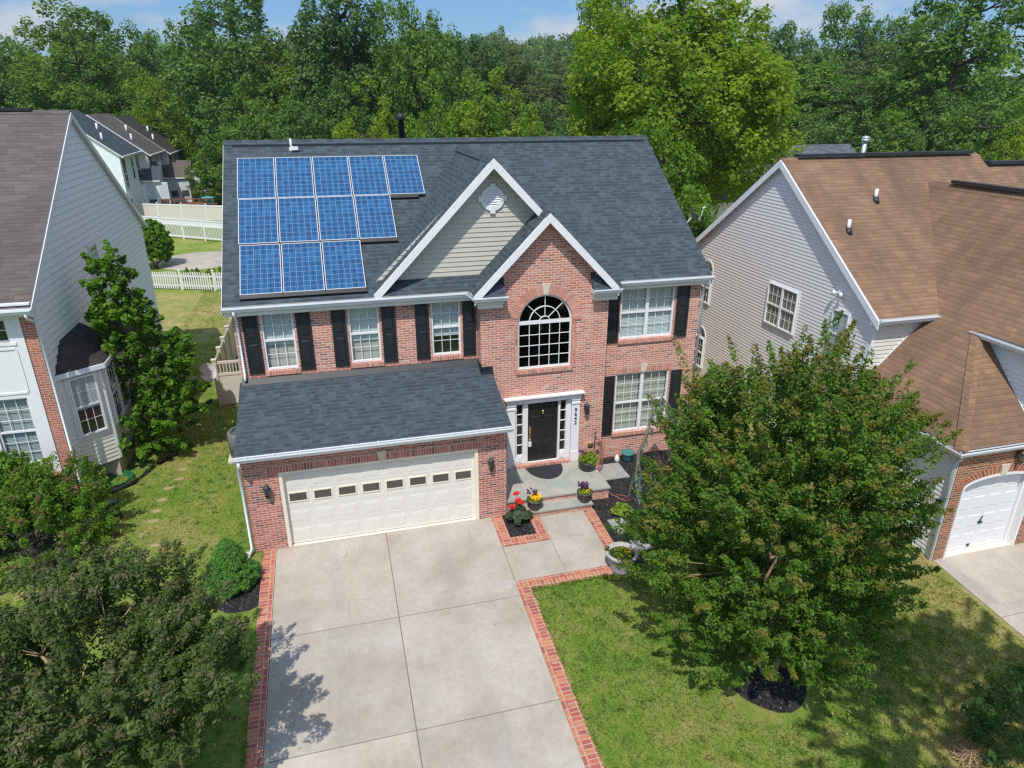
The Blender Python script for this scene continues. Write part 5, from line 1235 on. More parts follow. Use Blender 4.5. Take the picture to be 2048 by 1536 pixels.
# ---- side yard odds and ends
m = MB(); t = thing('hose_coil', 'coil of green garden hose lying by the grey house corner', 'hose', (-4.3, 4.6, 0)); r2 = random.Random(3)
for k in range(6): m.tube([(-4.25 + (.28 + .03 * k) * math.cos(a) + r2.uniform(-.02, .02), 4.75 + (.36 + .02 * k) * math.sin(a), .03 + .02 * k) for a in [j * math.pi / 8 for j in range(17)]], .014, 5)
m.build('hose', K['hose_g'], t)
m = MB(); m.tube([(-4.75, 4.0, .07), (-4.2, 4.1, .06), (-3.75, 4.45, .06), (-3.5, 5.1, .06), (-3.15, 5.7, .06), (-2.85, 6.1, .06)], .06, 10); tag(m.build('drain_pipe', K['pipe_b']), 'black corrugated drain pipe curving round the green hose coil', 'pipe')
m = MB(); m.tube([(-3.0, 9.4, .06), (-2.35, 10.3, .07)], .07, 10); tag(m.build('drain_pipe', K['pipe_b']), 'straight black drain pipe lying on the shaded side lawn', 'pipe')
m = MB(); m.box(-4.6, -4.0, 3.35, 3.6, 0, .05); tag(m.build('green_board', K['hosebox']), 'flat green board lying by the rose bush', 'board')
t = thing('ac_unit', 'grey air conditioning unit beside the garage wall', 'air conditioner', (-.72, 5.5, 0)); m = MB(); m.box(-1.18, -.26, 5.05, 5.95, 0, .08); m.build('pad', K['conc_trim'], t)
m = MB(); m.lathe((-.72, 5.5, .08), [(.42, 0), (.43, .78), (.40, .82), (.34, .82), (.33, .72)], 28); m.build('casing', K['ac'], t)
m = MB()
for k in range(12): a = k * math.pi / 6; m.tube([(-.72, 5.5, .9), (-.72 + .34 * math.cos(a), 5.5 + .34 * math.sin(a), .88)], .006, 4)
for r_ in (.1, .18, .26, .33): m.tube([(-.72 + r_ * math.cos(a), 5.5 + r_ * math.sin(a), .89) for a in [j * math.pi / 12 for j in range(25)]], .006, 4)
m.build('grille', K['pot_b'], t)
t = thing('utility_box', 'pale green utility box half hidden under the dark crape myrtle', 'utility box', (-2.1, -7.2, -.54)); m = MB(); m.box(-2.45, -1.75, -7.5, -6.95, -.56, -.05); m.extrude([(-2.5, -7.53, -.05), (-1.7, -7.53, -.05), (-1.7, -6.92, .03), (-2.5, -6.92, .03)], (0, 0, .035)); m.build('cabinet', K['paleteal'], t)

# ================================================================== fences
def post(mb, x, y, h, w=.13):
    z = terrain(x, y); mb.box(x - w / 2, x + w / 2, y - w / 2, y + w / 2, z - .1, z + h); mb.box(x - w / 2 - .02, x + w / 2 + .02, y - w / 2 - .02, y + w / 2 + .02, z + h, z + h + .04)
def panel_frame(a, b):
    a, b = Vector((*a, 0)), Vector((*b, 0)); u = (b - a).normalized(); return Frame(a, u, Vector((u.y, -u.x, 0))), (b - a).length
t = thing('vinyl_fence', 'tan vinyl privacy fence with a picket top beside the main house', 'fence', (-1.93, 9.85, 0))
pp = [(-1.93, 9.85), (-1.93, 11.25), (-1.93, 12.5), (-1.93, 14.0), (-1.93, 15.6)]
for x, y in pp: m = MB(); post(m, x, y, 1.82, .14); m.build('post', K['vinyl_tan'], t)
for a, b in zip(pp, pp[1:]):
    F, L = panel_frame(a, b); m = MB(); m.fbox(F, .07, L - .07, .08, 1.72, -.012, .012); m.fbox(F, .07, L - .07, 1.6, 1.72, -.03, .03); m.fbox(F, .07, L - .07, .06, .2, -.03, .03); m.build('panel', K['vinyl_tan'], t)
F, L = panel_frame((-1.93, 9.85), (.0, 9.85)); m = MB(); m.fbox(F, .07, L, .1, 1.25, -.012, .012); m.fbox(F, .07, L, .06, .18, -.03, .03); m.fbox(F, .07, L, 1.2, 1.3, -.03, .03); m.fbox(F, .07, L, 1.66, 1.76, -.03, .03)
k = .16
while k < L: m.fbox(F, k, k + .035, 1.3, 1.66, -.015, .015); m.fbox(F, k - .03, k - .024, .18, 1.2, .012, .014); k += .11
m.build('gate_panel', K['vinyl_tan'], t)
def fence(name, label, a, b, h, mat, step, kind, pw=.12):
    t = thing(name, label, 'fence', (a[0], a[1], 0)); F, L = panel_frame(a, b); n = max(1, round(L / step))
    for k in range(n + 1): q = F.pt(L * k / n, 0); m = MB(); post(m, q.x, q.y, h + .08, pw); m.build('post', K['vinyl_white'], t)
    m = MB()
    for k in range(n):
        u0, u1 = L * k / n + .06, L * (k + 1) / n - .06
        if kind == 'picket':
            m.fbox(F, u0, u1, .25, .33, -.02, .02); m.fbox(F, u0, u1, h - .3, h - .22, -.02, .02); x = u0 + .03
            while x < u1 - .07: m.fbox(F, x, x + .075, .08, h - .02 + .04 * math.sin(x * 4), .02, .038); x += .145
        elif kind == 'rail':
            m.fbox(F, u0, u1, .15, .27, -.03, .03); m.fbox(F, u0, u1, h - .1, h, -.04, .04); m.fbox(F, u0, u1, h - .55, h - .45, -.03, .03); x = u0 + .05
            m.fbox(F, u0, u1, h - .45, h - .1, -.01, .01)
            while x < u1 - .05: m.fbox(F, x, x + .05, .27, h - .55, -.018, .018); x += .16
        else:
            m.fbox(F, u0, u1, .1, h - .1, -.012, .012, 1); m.fbox(F, u0, u1, h - .16, h - .02, -.035, .035); m.fbox(F, u0, u1, .06, .2, -.03, .03, 1)
    m.build('panel', [K['vinyl_white'], K[mat]], t)
fence('picket_fence', 'low white picket fence across the back lawn, nearest of the back fences', (-10.2, 29.97), (3.5, 24.9), 1.12, 'vinyl_white', 2.0, 'picket')
fence('rail_fence', 'white fence with balusters behind the round shrub', (-14.5, 50.2), (2.0, 38.3), 1.65, 'vinyl_white', 2.2, 'rail')
fence('privacy_fence', 'tan privacy fence with white posts before the row houses', (-17.5, 59.6), (3.0, 50.3), 1.5, 'vinyl_tan', 2.5, 'solid')
t, *_ = shrub('round_shrub', 'clipped round green shrub by the white fences', 'shrub', (-9.1, 35.5, 1.6), (1.25, 1.25, 1.55), 520, 70, .14, 'lf_sweet', 61, None, .12, .2, amp=.06, inner=.7)
m = MB(); m.lathe((-6.4, 37.0, .02), [(3.0, -.05), (3.0, .02), (2.9, .05)], 32, 0, 1.0); o = m.build('patio', K['concrete']); o['kind'] = 'structure'
for k, (x, y, z, lb) in enumerate(((-4.6, 42.0, .3, 'yellow flowered plant behind the round patio'), (-4.7, 31.0, .2, 'yellow flowered plant just behind the picket fence'), (-6.2, 31.2, .2, 'green plant behind the picket fence, left of the yellow one'))):
    t, *_ = shrub('garden_plant', lb, 'plant', (x, y, z), (.6, .6, .4), 26, 40, .14, 'lf_lime' if k < 2 else 'lf_bright', 70 + k, None, .2, .14, stems=3, group='small plants round the patio')
m = MB(); m.lathe((-1.6, 22.3, .0), [(.8, .0), (.6, .04), (.2, .07)], 18); m.build('mulch_ring', K['mulch'])['kind'] = 'structure'

# ================================================================== row houses, far house, deck
def townhouse(label, x1, y0, y1, ze, mats, bump, proto=None):
    w, rf = mats; t = thing('row_house', label, 'house', (x1 - 5, (y0 + y1) / 2, 0), 'row houses beyond the back fences'); x0 = x1 - 11; xm = x1 - 4.6; zr_ = ze + 3.6
    m = MB(); m.box(x0, x1, y0, y1, -.3, ze); 
    for y in (y0 + .01, y1 - .01): m.face([(x0, y, ze), (x1, y, ze), (xm, y, zr_ - .1)])
    m.build('wall', K[w], t)
    m = MB(); sl_ = 3.6 / 4.6; m.slab([(x1 + .3, y0 - .25, ze - .2), (x1 + .3, y1 + .1, ze - .2), (xm, y1 + .1, zr_), (xm, y0 - .25, zr_)], .12); m.slab([(x0 - .3, y0 - .25, ze - 1.2), (x0 - .3, y1 + .1, ze - 1.2), (xm, y1 + .1, zr_), (xm, y0 - .25, zr_)], .12)
    r = m.build('roof', [K[rf], K['white']], t)
    m = MB(); m.box(x1 + .3, x1 + .42, y0 - .3, y1 + .15, ze - .32, ze - .2); m.build('trim', K['white'], r)
    F = Frame((x1, 0, 0), (0, 1, 0), (1, 0, 0)); L = y1 - y0
    for a, b, c, d in ((y0 + .5, y0 + 1.5, 2.9, ze - .5), (y0 + L * .5, y0 + L * .5 + .6, 3.6, ze - .6), (y1 - 1.9, y1 - .7, 2.9, ze - .5), (y0 + .4, y0 + 1.4, .5, 2.0)):
        m = MB(); m.fbox(F, a - .08, b + .08, c - .08, d + .08, .0, .03); m.fbox(F, a, b, (c + d) / 2 - .04, (c + d) / 2 + .04, .03, .05); f = m.build('window', K['white'], t); g = MB(); g.fbox(F, a, b, c, d, .03, .036); g.build('pane', K['garglass'], f)
    for k in range(2): m = MB(); m.tube([(x1 - 1.5 - k, y0 + 1.6 + 3 * k, ze + .8 + .75 * k), (x1 - 1.5 - k, y0 + 1.6 + 3 * k, ze + 1.75 + .75 * k)], .09, 8); m.build('vent_pipe', K['white'], r)
    if bump:
        bx0, bx1, by0, by1, be = bump; m = MB(); m.box(x1, bx1, by0, by1, -.3, be)
        for x in (x1 + .01, bx1 - .01): m.face([(x, by0, be), (x, by1, be), (x, by1, be + 1.5)])
        w_ = m.build('sunroom', K[w], t); m = MB(); m.slab([(x1 - .1, by0 - .25, be - .1), (bx1 + .25, by0 - .25, be - .1), (bx1 + .25, by1, be + 1.55), (x1 - .1, by1, be + 1.55)], .12); m.build('roof', [K[rf], K['white']], w_)
        FF = Frame((0, by0, 0), (1, 0, 0), (0, -1, 0))
        for k in range(2):
            a = x1 + .35 + k * 1.15; m = MB(); m.fbox(FF, a, a + .9, .5, be - .3, 0, .03); f = m.build('window', K['white'], w_); g = MB(); g.fbox(FF, a + .08, a + .82, .6, be - .4, .03, .036); g.fbox(FF, a + .08, a + .82, 1.3, be - .4, .036, .04, 1); g.build('pane', [K['garglass'], K['blind']], f)
townhouse('nearest row house, white with a dark slate roof and sunroom', -15.1, 56.5, 64, 6.1, ('siding_l', 'roof'), (0, -13.55, 62.6, 65.0, 3.25))
townhouse('middle row house, cream with a brown roof', -14.35, 64, 71.5, 5.7, ('siding_c', 'roof_l'), (0, -11.9, 70.0, 72.0, 2.8))
townhouse('farthest row house, cream with a dark roof', -13.85, 71.5, 79, 5.35, ('siding_c', 'roof_d'), (0, -10.6, 77.5, 80, 2.8))
m = MB(); m.slab([(-14.1, 71.9, 5.42), (-14.1, 78.2, 5.42), (-17.6, 78.2, 8.15), (-17.6, 71.9, 8.15)], .08); tag(m.build('solar_array', K['skirt']), 'dark solar array on the farthest row house roof', 'solar array')
t = thing('wooden_deck', 'red brown wooden deck with railing behind the row house', 'deck', (-11, 63, 0)); m = MB(); m.box(-13.4, -8.5, 61.5, 65.5, .35, .5); m.build('floor', K['wood'], t); m = MB()
for k in range(9): m.box(-13.4 + k * .6, -13.3 + k * .6, 61.5, 61.6, 0, 1.3)
m.box(-13.4, -8.5, 61.5, 61.6, 1.3, 1.4); m.box(-13.4, -8.5, 61.52, 61.58, .8, .86); m.build('railing', K['wood'], t)
t = thing('storage_tub', 'turquoise plastic tub on the far wooden deck', 'tub', (-9.0, 62.5, .5)); m = MB(); m.lathe((-9.1, 62.6, .5), [(.5, 0), (.62, .8), (.66, .85), (.5, .86)], 16); m.build('tub', K['tub'], t)
t = thing('far_house', 'grey roofed house seen between the bright maple and the brown roof', 'house', (33, 32, 0)); m = MB(); m.box(24, 42, 27, 37, -.3, 4.3)
for x in (24.01, 41.99): m.face([(x, 27, 4.3), (x, 37, 4.3), (x, 32, 7.3)])
m.build('wall', K['siding_r'], t); m = MB(); m.slab([(23.7, 26.6, 4.2), (42.3, 26.6, 4.2), (42.3, 32, 7.5), (23.7, 32, 7.5)], .12); m.slab([(23.7, 32, 7.5), (42.3, 32, 7.5), (42.3, 37.4, 4.2), (23.7, 37.4, 4.2)], .12); m.build('roof', [K['roof_g'], K['white']], t)

# ================================================================== trees behind
def tree_proto(seed, R, z0, H, n, nl, size, cl, conif=False, amp=.45, inner=.35, top=.55):
    """meshes for a tree of crown radius R, crown from z0 to H: (crown mesh, trunk mesh), base at the origin"""
    rg = np.random.default_rng(seed); r2 = random.Random(seed); zc = z0 + (H - z0) * top * .9
    d = rg.normal(size=(n * 2, 3)); d /= np.linalg.norm(d, axis=1)[:, None]; d = d[:n]
    rr = rg.uniform(inner ** 3, 1, n) ** (1 / 3) * lumpy(rg, d, amp, 14)
    rz = np.where(d[:, 2] > 0, H - zc, zc - z0)
    p = np.stack([d[:, 0] * rr * R, d[:, 1] * rr * R, zc + d[:, 2] * rr * rz], 1)
    D = d * np.array([1, 1, .4]) + np.array([0, 0, .1 if conif else .25]); D /= np.linalg.norm(D, axis=1)[:, None]
    if conif: D[:, 2] *= .2
    cr = cl * rg.uniform(.65, 1.3, n)
    c, nn, sz, ti, s = sprays(rg, p, D, cr * (1.3 if conif else .7), cr * (.55 if conif else 1), nl, size, .55, .75)
    if conif: c[:, 2] = np.repeat(p[:, 2], nl) + (c[:, 2] - np.repeat(p[:, 2], nl)) * .4
    me = leaf_mesh('crown', c, nn, sz, .7 if not conif else .3, rg, ti, (s > .6) * rg.uniform(0, 1, len(s)) if conif else None)
    m = MB(); st = limb(m, (0, 0, -.4), (r2.uniform(-.3, .3), r2.uniform(-.3, .3), zc + (H - zc) * .6), R * .06, R * .015, r2, .02, 8, 8)
    for q in p[::max(1, n // 45)]: q = Vector(q); o = min(st, key=lambda w: (w - q).length + max(0, w.z - q.z + .15 * (q - Vector((0, 0, q.z))).length) * 1.5); limb(m, o, q, R * .022, R * .006, r2, .07, 4, 5)
    tm = m.build('trunk', K['bark_d']); tme = tm.data; bpy.data.objects.remove(tm)
    return me, tme
PROT = {'tall': [tree_proto(200 + k, 5.0, 2.0 + k * .7, 19, 300, 62, .36, .95, top=.58) for k in range(4)],
        'round': [tree_proto(220 + k, 3.5, .6, 10, 220, 62, .27, .68, top=.5) for k in range(3)],
        'pine': [tree_proto(240, 5.5, 3.0, 16, 260, 70, .42, 1.1, conif=True, amp=.5, top=.5)],
        'big': [tree_proto(250, 6.7, 3.6, 17.6, 640, 130, .25, .82, top=.52, amp=.3)]}
def plant(name, label, x, y, H, R, mat, kind, var, group=None, rot=0.0):
    me, tm = PROT[kind][var % len(PROT[kind])]; nomR, nomH = {'tall': (5.0, 19), 'round': (3.5, 10), 'pine': (5.5, 16), 'big': (6.7, 17.6)}[kind]
    t = thing(name, label, 'tree', (x, y, terrain(x, y)), group)
    t.scale = (R / nomR, R / nomR, (H - terrain(x, y)) / nomH); t.rotation_euler = (0, 0, rot)
    for nm, d in (('crown', me), ('trunk', tm)):
        o = bpy.data.objects.new(nm, d); COL.objects.link(o); o.parent = t
        if nm == 'crown':
            if not d.materials: d.materials.append(K[mat])
            o.material_slots[0].link = 'OBJECT'; o.material_slots[0].material = K[mat]
    return t
W = 'trees of the wood behind the houses'
plant('maple_tree', 'large lime green maple rising behind the right half of the slate roof', 23.4, 24.0, 17.6, 6.9, 'lf_lime', 'big', 0, None, .4)
plant('broadleaf_tree', 'mid green tree filling the gap between slate roof and grey gable', 18.3, 15.2, 9.2, 2.5, 'lf_bright', 'round', 1, None, 1.0)
TL = [(-34.2, 95, 18.2, 5.2, 'dark', 'tall', 'dark tree at the left edge of the wood'), (-25.5, 88, 20.1, 6.2, 'yel', 'tall', 'tall olive green tree, high over the left neighbour roof'), (-21.0, 105, 20.7, 5.0, 'dark', 'tall', 'dark round topped tree behind the row houses'),
(-21.5, 84, 12.3, 3.8, 'mid', 'round', 'low tree behind the nearest row house roof'), (-22.4, 130, 18.0, 5.6, 'deep', 'tall', 'bluish far tree in the dip of the treeline'), (-5.9, 78, 21.5, 6.6, 'dark', 'tall', 'big oak above the solar panels, left of the tallest tree'),
(-.6, 74, 16.8, 3.7, 'yel', 'tall', 'slim olive tree beside the big oak above the panels'), (-12.0, 92, 19.1, 3.9, 'dark', 'tall', 'narrow dark tree left of the big oak'), (5.9, 70, 22.4, 5.9, 'deep', 'tall', 'tallest dark tree, over the solar panels'),
(10.8, 74, 13.4, 3.8, 'dark', 'tall', 'lower dark tree right of the tallest tree'), (13.2, 62, 20.3, 3.2, 'mid', 'tall', 'slender airy tree standing against the cloud'), (16.5, 68, 16.8, 3.6, 'dark', 'tall', 'dark tree at the right shoulder of the slender tree'),
(22.4, 80, 18.0, 4.1, 'deep', 'tall', 'deep green tree under the large cloud'), (30.8, 95, 17.6, 4.8, 'brown', 'tall', 'brownish tree left of the lime maple'), (36.2, 100, 17.3, 4.6, 'grey', 'tall', 'grey green tree below the distant hill'), (33.5, 75, 16.7, 4.0, 'pine', 'pine', 'feathery conifer touching the left of the lime maple'),
(-15.0, 79.5, 12.3, 3.1, 'lime', 'round', 'sunlit pale tree above the farthest row house roof'), (-8.7, 66, 6.4, 2.6, 'bright', 'round', 'bright tree right of the row houses by the tan fence'), (-5.0, 64, 9.0, 3.3, 'mid', 'round', 'mid green tree just above the left end of the slate ridge'),
(1.1, 58, 9.9, 3.3, 'dark', 'round', 'dark rounded tree above the middle of the panels'), (-3.2, 72, 12.4, 3.5, 'mid', 'round', 'mid green tree below the big oak'), (7.1, 50, 9.3, 2.6, 'lime', 'round', 'lime bushy tree left of the black flue pipe'), (4.1, 62, 11.8, 3.6, 'dark', 'round', 'dark tree behind the lime bushy tree'),
(16.4, 46, 12.2, 3.9, 'lime', 'round', 'bright yellow green tree right of the black flue pipe'), (11.9, 44, 9.5, 2.4, 'bright', 'round', 'small green tree directly behind the black flue pipe'), (24.4, 60, 9.9, 3.4, 'grey', 'round', 'grey green tree left of the lime maple base'), (20.3, 42, 8.7, 2.2, 'lime', 'round', 'lime tree at the left foot of the big maple'),
(28.7, 50, 19.9, 2.8, 'deep', 'tall', 'deep green tree peeking behind the maple top left'), (71.8, 85, 21.4, 5.6, 'grey', 'tall', 'grey green tree right behind the maple, under the small cloud'), (85.5, 90, 23.6, 5.3, 'mid', 'tall', 'mid green tree on the skyline right of the maple'), (88.4, 85, 22.8, 4.6, 'grey', 'tall', 'grey green skyline tree beside the tall right tree'),
(64.2, 66, 14.7, 6.0, 'mid', 'tall', 'broad mid green tree above the grey gable peak'), (68.6, 58, 16.0, 6.9, 'pine', 'pine', 'feathery pine above the brown roof ridge'), (67.4, 48, 22.1, 6.4, 'mid', 'tall', 'tall green tree at the right edge, reaching out of frame'), (74.0, 60, 21.5, 3.2, 'mid', 'tall', 'tall tree at the left shoulder of the right edge tree'),
(50.1, 50, 9.2, 3.8, 'grey', 'round', 'grey green tree right of the maple, above the gable peak'), (52.8, 46, 9.5, 3.6, 'dark', 'round', 'dark tree behind the metal flue'), (57.0, 44, 9.1, 3.2, 'mid', 'round', 'mid green tree right of the metal flue'), (59.0, 40, 10.9, 3.4, 'deep', 'round', 'deep green tree behind the right end of the brown ridge'),
(60.4, 36, 10.5, 3.3, 'mid', 'round', 'green tree at the right edge behind the lower ridge'), (59.4, 33, 8.2, 2.0, 'lime', 'round', 'lime shrubby tree at the right edge over the lower brown ridge'), (52.9, 36, 7.3, 1.4, 'mid', 'round', 'small young tree standing over the brown ridge')]
for k, (x, y, H, R, mt, kind, lb) in enumerate(TL): plant('pine_tree' if kind == 'pine' else 'broadleaf_tree', lb, x, y, H, R, 'lf_' + mt, kind, k, W, k * 1.7)

# the closed wood between and beyond: one mass
rg = np.random.default_rng(300); C_, N_, S_, T_ = [], [], [], []
def mass(x, y, H, R, n, nl, size, cl, z0=0):
    d = rg.normal(size=(n, 3)); d /= np.linalg.norm(d, axis=1)[:, None]; r = rg.uniform(.3, 1, n) ** (1 / 3) * lumpy(rg, d, .4); zb = terrain(x, y) + z0; hh = (H - z0) / 2
    p = np.stack([x + d[:, 0] * r * R, y + d[:, 1] * r * R, zb + hh + d[:, 2] * r * hh], 1); cr = cl * rg.uniform(.7, 1.3, n)
    D = d.copy(); c, nn, sz, ti, _ = sprays(rg, p, D, cr * .5, cr, nl, size, .5, .8); C_.append(c); N_.append(nn); S_.append(sz); T_.append(ti * .5 + rg.uniform(0, .5))
for k in range(46): mass(-52 + k * 2.6 + rg.uniform(-1.5, 1.5), rg.uniform(96, 112), rg.uniform(11, 15), 4.2, 90, 32, .6, 1.2)
for k in range(40): mass(-40 + k * 2.7 + rg.uniform(-1, 1), rg.uniform(80, 90), rg.uniform(6, 9.5), 3.2, 70, 32, .5, 1.0)
for k in range(22): mass(46 + k * 2.6, rg.uniform(60, 84), rg.uniform(9, 15), 4.4, 90, 34, .55, 1.15)
for k in range(16): mass(-3 + k * 3.0, rg.uniform(62, 72), rg.uniform(5, 8), 2.8, 70, 32, .42, .9)
for k in range(15): mass(42 + k * 2.6, rg.uniform(46, 58), rg.uniform(6, 9), 3.0, 80, 34, .42, .9)
c = np.concatenate(C_); o = leaf_object('woodland', c, np.concatenate(N_), np.concatenate(S_), .7, rg, 'lf_dark', None, np.concatenate(T_)); tag(o, 'dense dark wood closing the gaps between the trees behind the houses', 'wood', None, 'stuff')
C_, N_, S_, T_ = [], [], [], []
for k in range(120):
    y = rg.uniform(150, 420); x = rg.uniform(-.55, .95) * (y + 40); mass(x, y, rg.uniform(13, 19), rg.uniform(5, 8), 55, 22, 1.2, 2.0)
for k in range(60): y = rg.uniform(300, 430); mass(rg.uniform(40, 130) * y / 300, y, rg.uniform(15, 22), rg.uniform(6, 9), 60, 22, 1.3, 2.2)
c = np.concatenate(C_); o = leaf_object('hillside_wood', c, np.concatenate(N_), np.concatenate(S_), .7, rg, 'lf_grey', None, np.concatenate(T_)); tag(o, 'distant wooded hillside on the horizon', 'wood', None, 'stuff')

# ---- grass blades over the near lawns
rg = np.random.default_rng(400); areas = [(-8, .18, -8, 10, 36000), (-5, 0, 10, 28, 16000), (6.5, 17, -10, -2.9, 52000), (9.0, 16.5, -2.9, 2, 12000)]
P = np.concatenate([np.stack([rg.uniform(a, b, n), rg.uniform(c, d, n)], 1) for a, b, c, d, n in areas]); x, y = P[:, 0], P[:, 1]
bad = ((x > .15) & (x < 6.5)) | ((x > 6.4) & (x < 9.05) & (y > -2.9)) | (x > 16.6) | ((x > 9) & (x < 13.5) & (y > -1.6 - (x < 10.6) * 1.0)) | ((x > -1.0) & (x < .2) & (y > -2.05) & (y < -.4)) | ((x > -.1) & (x < 6.6) & (y > 0)) | (((x - 10.45) / 1.05) ** 2 + ((y + 6.75) / .8) ** 2 < 1)
for sx, sy in sp: bad |= (np.hypot(x - sx, y - sy) < .17)
P = P[~bad]; n = len(P); z = np.where(P[:, 1] < 0, .075 * P[:, 1], 0); h = rg.uniform(.03, .065, n)
a = rg.uniform(0, 6.28, n); nn = np.stack([np.cos(a), np.sin(a), rg.uniform(.1, .9, n)], 1)
o = leaf_object('grass', np.stack([P[:, 0], P[:, 1], z + h * .35], 1), nn, h * 1.5, .3, rg, 'lf_grass', None, rg.uniform(0, 1, n) * .6 + .4 * (np.sin(P[:, 0] * 1.3) * np.cos(P[:, 1] * 1.1) * .5 + .5)); tag(o, 'short mown grass blades of the lawns', 'grass', None, 'stuff')
# taller tufts and weeds in the lawns
nT = 1000; T = np.concatenate([np.stack([rg.uniform(a, b, int(nT * n / 116000)), rg.uniform(c, d, int(nT * n / 116000))], 1) for a, b, c, d, n in areas]); idx = np.repeat(np.arange(len(T)), 16); Q = T[idx] + rg.normal(size=(len(idx), 2)) * .045
x, y = Q[:, 0], Q[:, 1]; bad = ((x > .17) & (x < 6.47)) | ((x > 6.4) & (x < 9.05) & (y > -2.9)) | (x > 16.6) | ((x > 9) & (x < 13.5) & (y > -1.6 - (x < 10.6) * 1.0)) | ((x > -1.0) & (x < .2) & (y > -2.05) & (y < -.4)) | ((x > -.1) & (x < 6.6) & (y > 0)) | (((x - 10.45) / 1.0) ** 2 + ((y + 6.75) / .7) ** 2 < 1)
Q = Q[~bad]; n = len(Q); a = rg.uniform(0, 6.28, n); h = rg.uniform(.05, .13, n)
o = leaf_object('grass_tufts', np.stack([Q[:, 0], Q[:, 1], np.where(Q[:, 1] < 0, .075 * Q[:, 1], 0) + h * .3], 1), np.stack([np.cos(a), np.sin(a), rg.uniform(.2, 1.2, n)], 1), h, .22, rg, 'lf_grass', None, rg.uniform(0, .7, n)); tag(o, 'darker tufts and weeds standing in the lawns', 'grass', None, 'stuff')
# blades leaning over the edging
E_ = []
for (ax, ay), (bx_, by_), q in (((.185, -9), (.185, -2.05), 900), ((6.46, -9), (6.46, -2.9), 1000), ((6.46, -2.9), (8.6, -2.9), 450), ((.185, -.4), (.185, 0), 60)):
    t_ = rg.uniform(0, 1, q); k_ = (np.sin(t_ * 40) + np.sin(t_ * 17 + 1) + rg.normal(size=q)) > -.3; t_ = t_[k_]; E_.append(np.stack([ax + (bx_ - ax) * t_ + rg.normal(size=len(t_)) * .025, ay + (by_ - ay) * t_ + rg.normal(size=len(t_)) * .025], 1))
Q = np.concatenate(E_); n = len(Q); a = rg.uniform(0, 6.28, n); h = rg.uniform(.05, .12, n)
o = leaf_object('grass_edge', np.stack([Q[:, 0], Q[:, 1], np.minimum(0, .075 * Q[:, 1]) + .03 + h * .15], 1), np.stack([np.cos(a), np.sin(a), rg.uniform(.4, 2, n)], 1), h, .25, rg, 'lf_grass', None, rg.uniform(0, 1, n)); tag(o, 'ragged grass creeping over the brick edging', 'grass', None, 'stuff')
# fallen leaves and litter on the lawn in the lower right
n = 90; P = np.stack([rg.uniform(9, 15.5, n), rg.uniform(-9.5, -5.5, n)], 1)
o = leaf_object('fallen_leaves', np.stack([P[:, 0], P[:, 1], .075 * P[:, 1] + .05], 1), rg.normal(size=(n, 3)) * .3 + np.array([0, 0, 1]), rg.uniform(.03, .075, n), .6, rg, 'straw', None, rg.uniform(0, 1, n)); tag(o, 'scattered dry fallen leaves on the right front lawn', 'leaves', None, 'stuff')

# ================================================================== light, sky, camera
SUN = Vector((-.262, -.565, 1.0)).normalized()
ld = bpy.data.lights.new('sun', 'SUN'); ld.energy = 3.9; ld.angle = math.radians(.53); ld.color = (1.0, .955, .89)
lo = bpy.data.objects.new('sun', ld); COL.objects.link(lo); lo.location = (0, 0, 60); lo.rotation_euler = SUN.to_track_quat('Z', 'Y').to_euler()
w = bpy.data.worlds.new('World'); SC.world = w; w.use_nodes = True; nt = w.node_tree; nt.nodes.clear()
N = nt.nodes.new; out = N('ShaderNodeOutputWorld'); bg = N('ShaderNodeBackground'); sky = N('ShaderNodeTexSky'); sky.sky_type = 'NISHITA'; sky.sun_disc = False
sky.sun_elevation = math.asin(SUN.z); sky.sun_rotation = math.atan2(SUN.x, SUN.y) % (2 * math.pi); sky.air_density = 1.0; sky.dust_density = .3; sky.ozone_density = 3.5; sky.altitude = 100
tc = N('ShaderNodeTexCoord'); mp = N('ShaderNodeMapping'); mp.inputs['Scale'].default_value = (1, 1, 2.6); mp.inputs['Location'].default_value = (.35, .0, .15)
nz = N('ShaderNodeTexNoise'); nz.inputs['Scale'].default_value = 4.2; nz.inputs['Detail'].default_value = 7; nz.inputs['Roughness'].default_value = .55
rp = N('ShaderNodeValToRGB'); rp.color_ramp.elements[0].position = .49; rp.color_ramp.elements[1].position = .64
mx = N('ShaderNodeMix'); mx.data_type = 'RGBA'; mx.inputs[7].default_value = (3.9, 4.1, 4.5, 1)
L = nt.links.new; L(tc.outputs['Generated'], mp.inputs[0]); L(mp.outputs[0], nz.inputs['Vector']); L(nz.outputs['Fac'], rp.inputs[0]); L(rp.outputs[0], mx.inputs[0])
sx = N('ShaderNodeSeparateXYZ'); er = N('ShaderNodeValToRGB'); e = er.color_ramp.elements; e[0].position = .0; e[0].color = (.35, .47, .62, 1); e[1].position = .55; e[1].color = (2.0, 1.80, 1.58, 1); e2 = e.new(.22); e2.color = (.46, .57, .72, 1)  # tints sky by height; overhead brightened past its natural level as added shadow fill
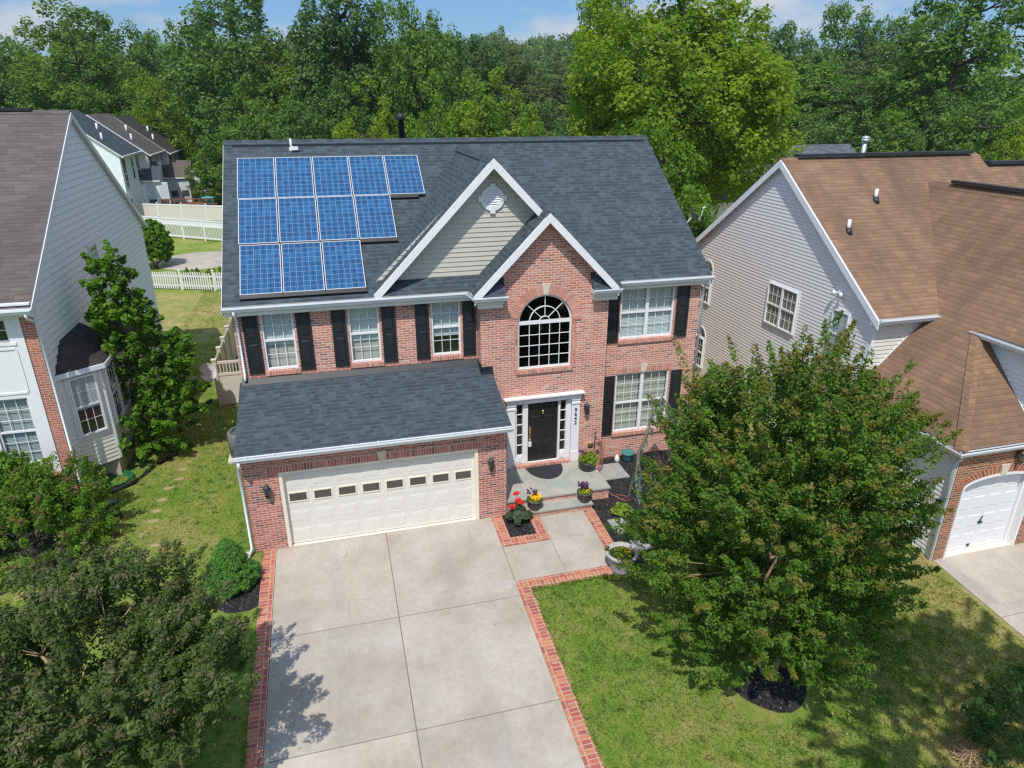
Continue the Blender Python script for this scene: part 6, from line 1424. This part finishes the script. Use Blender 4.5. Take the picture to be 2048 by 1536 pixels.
tn = N('ShaderNodeMix'); tn.data_type = 'RGBA'; tn.blend_type = 'MULTIPLY'; tn.inputs[0].default_value = 1;  L(sky.outputs[0], tn.inputs[6])
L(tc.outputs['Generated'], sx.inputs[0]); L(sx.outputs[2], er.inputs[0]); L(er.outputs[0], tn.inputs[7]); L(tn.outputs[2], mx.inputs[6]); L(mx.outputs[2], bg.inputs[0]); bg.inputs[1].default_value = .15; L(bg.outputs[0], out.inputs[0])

# mild summer haze
hz = NB('haze_air'); pv = hz.node('ShaderNodeVolumePrincipled', {'Color': (.80, .88, .96, 1), 'Density': .0002, 'Anisotropy': .3}); hz.t.links.new(pv.outputs[0], hz.out.inputs['Volume']); K['haze'] = hz.mat
m = MB(); m.box(-690, 690, -25, 1590, -4, 64); o = m.build('haze', K['haze']); tag(o, 'thin summer haze in the air', 'haze', None, 'stuff')
cd = bpy.data.cameras.new('camera'); cam = bpy.data.objects.new('camera', cd); COL.objects.link(cam); SC.camera = cam
cd.sensor_width = 36; cd.lens = 36 * 1367.333 / 2048; cd.clip_end = 3000; cd.clip_start = .1
yaw, pitch, roll = .26, .393, .001
fw = Vector((math.sin(yaw) * math.cos(pitch), math.cos(yaw) * math.cos(pitch), -math.sin(pitch))); r = Vector((math.cos(yaw), -math.sin(yaw), 0)); u = r.cross(fw)
cr, sr_ = math.cos(roll), math.sin(roll); rr, uu = r * cr + u * sr_, u * cr - r * sr_
cam.matrix_world = Matrix(((rr.x, uu.x, -fw.x, C0.x), (rr.y, uu.y, -fw.y, C0.y), (rr.z, uu.z, -fw.z, C0.z), (0, 0, 0, 1)))
SC.view_settings.view_transform = 'Standard'; SC.view_settings.look = 'None'; SC.view_settings.exposure = 0.12; SC.view_settings.gamma = 1.0
SC.cycles.max_bounces = 8; SC.cycles.transparent_max_bounces = 16; SC.cycles.use_denoising = False; SC.cycles.use_adaptive_sampling = False; SC.cycles.filter_width = 1.35; SC.cycles.sample_clamp_indirect = 6
SC.cycles.volume_bounces = 1; SC.cycles.volume_step_rate = 4
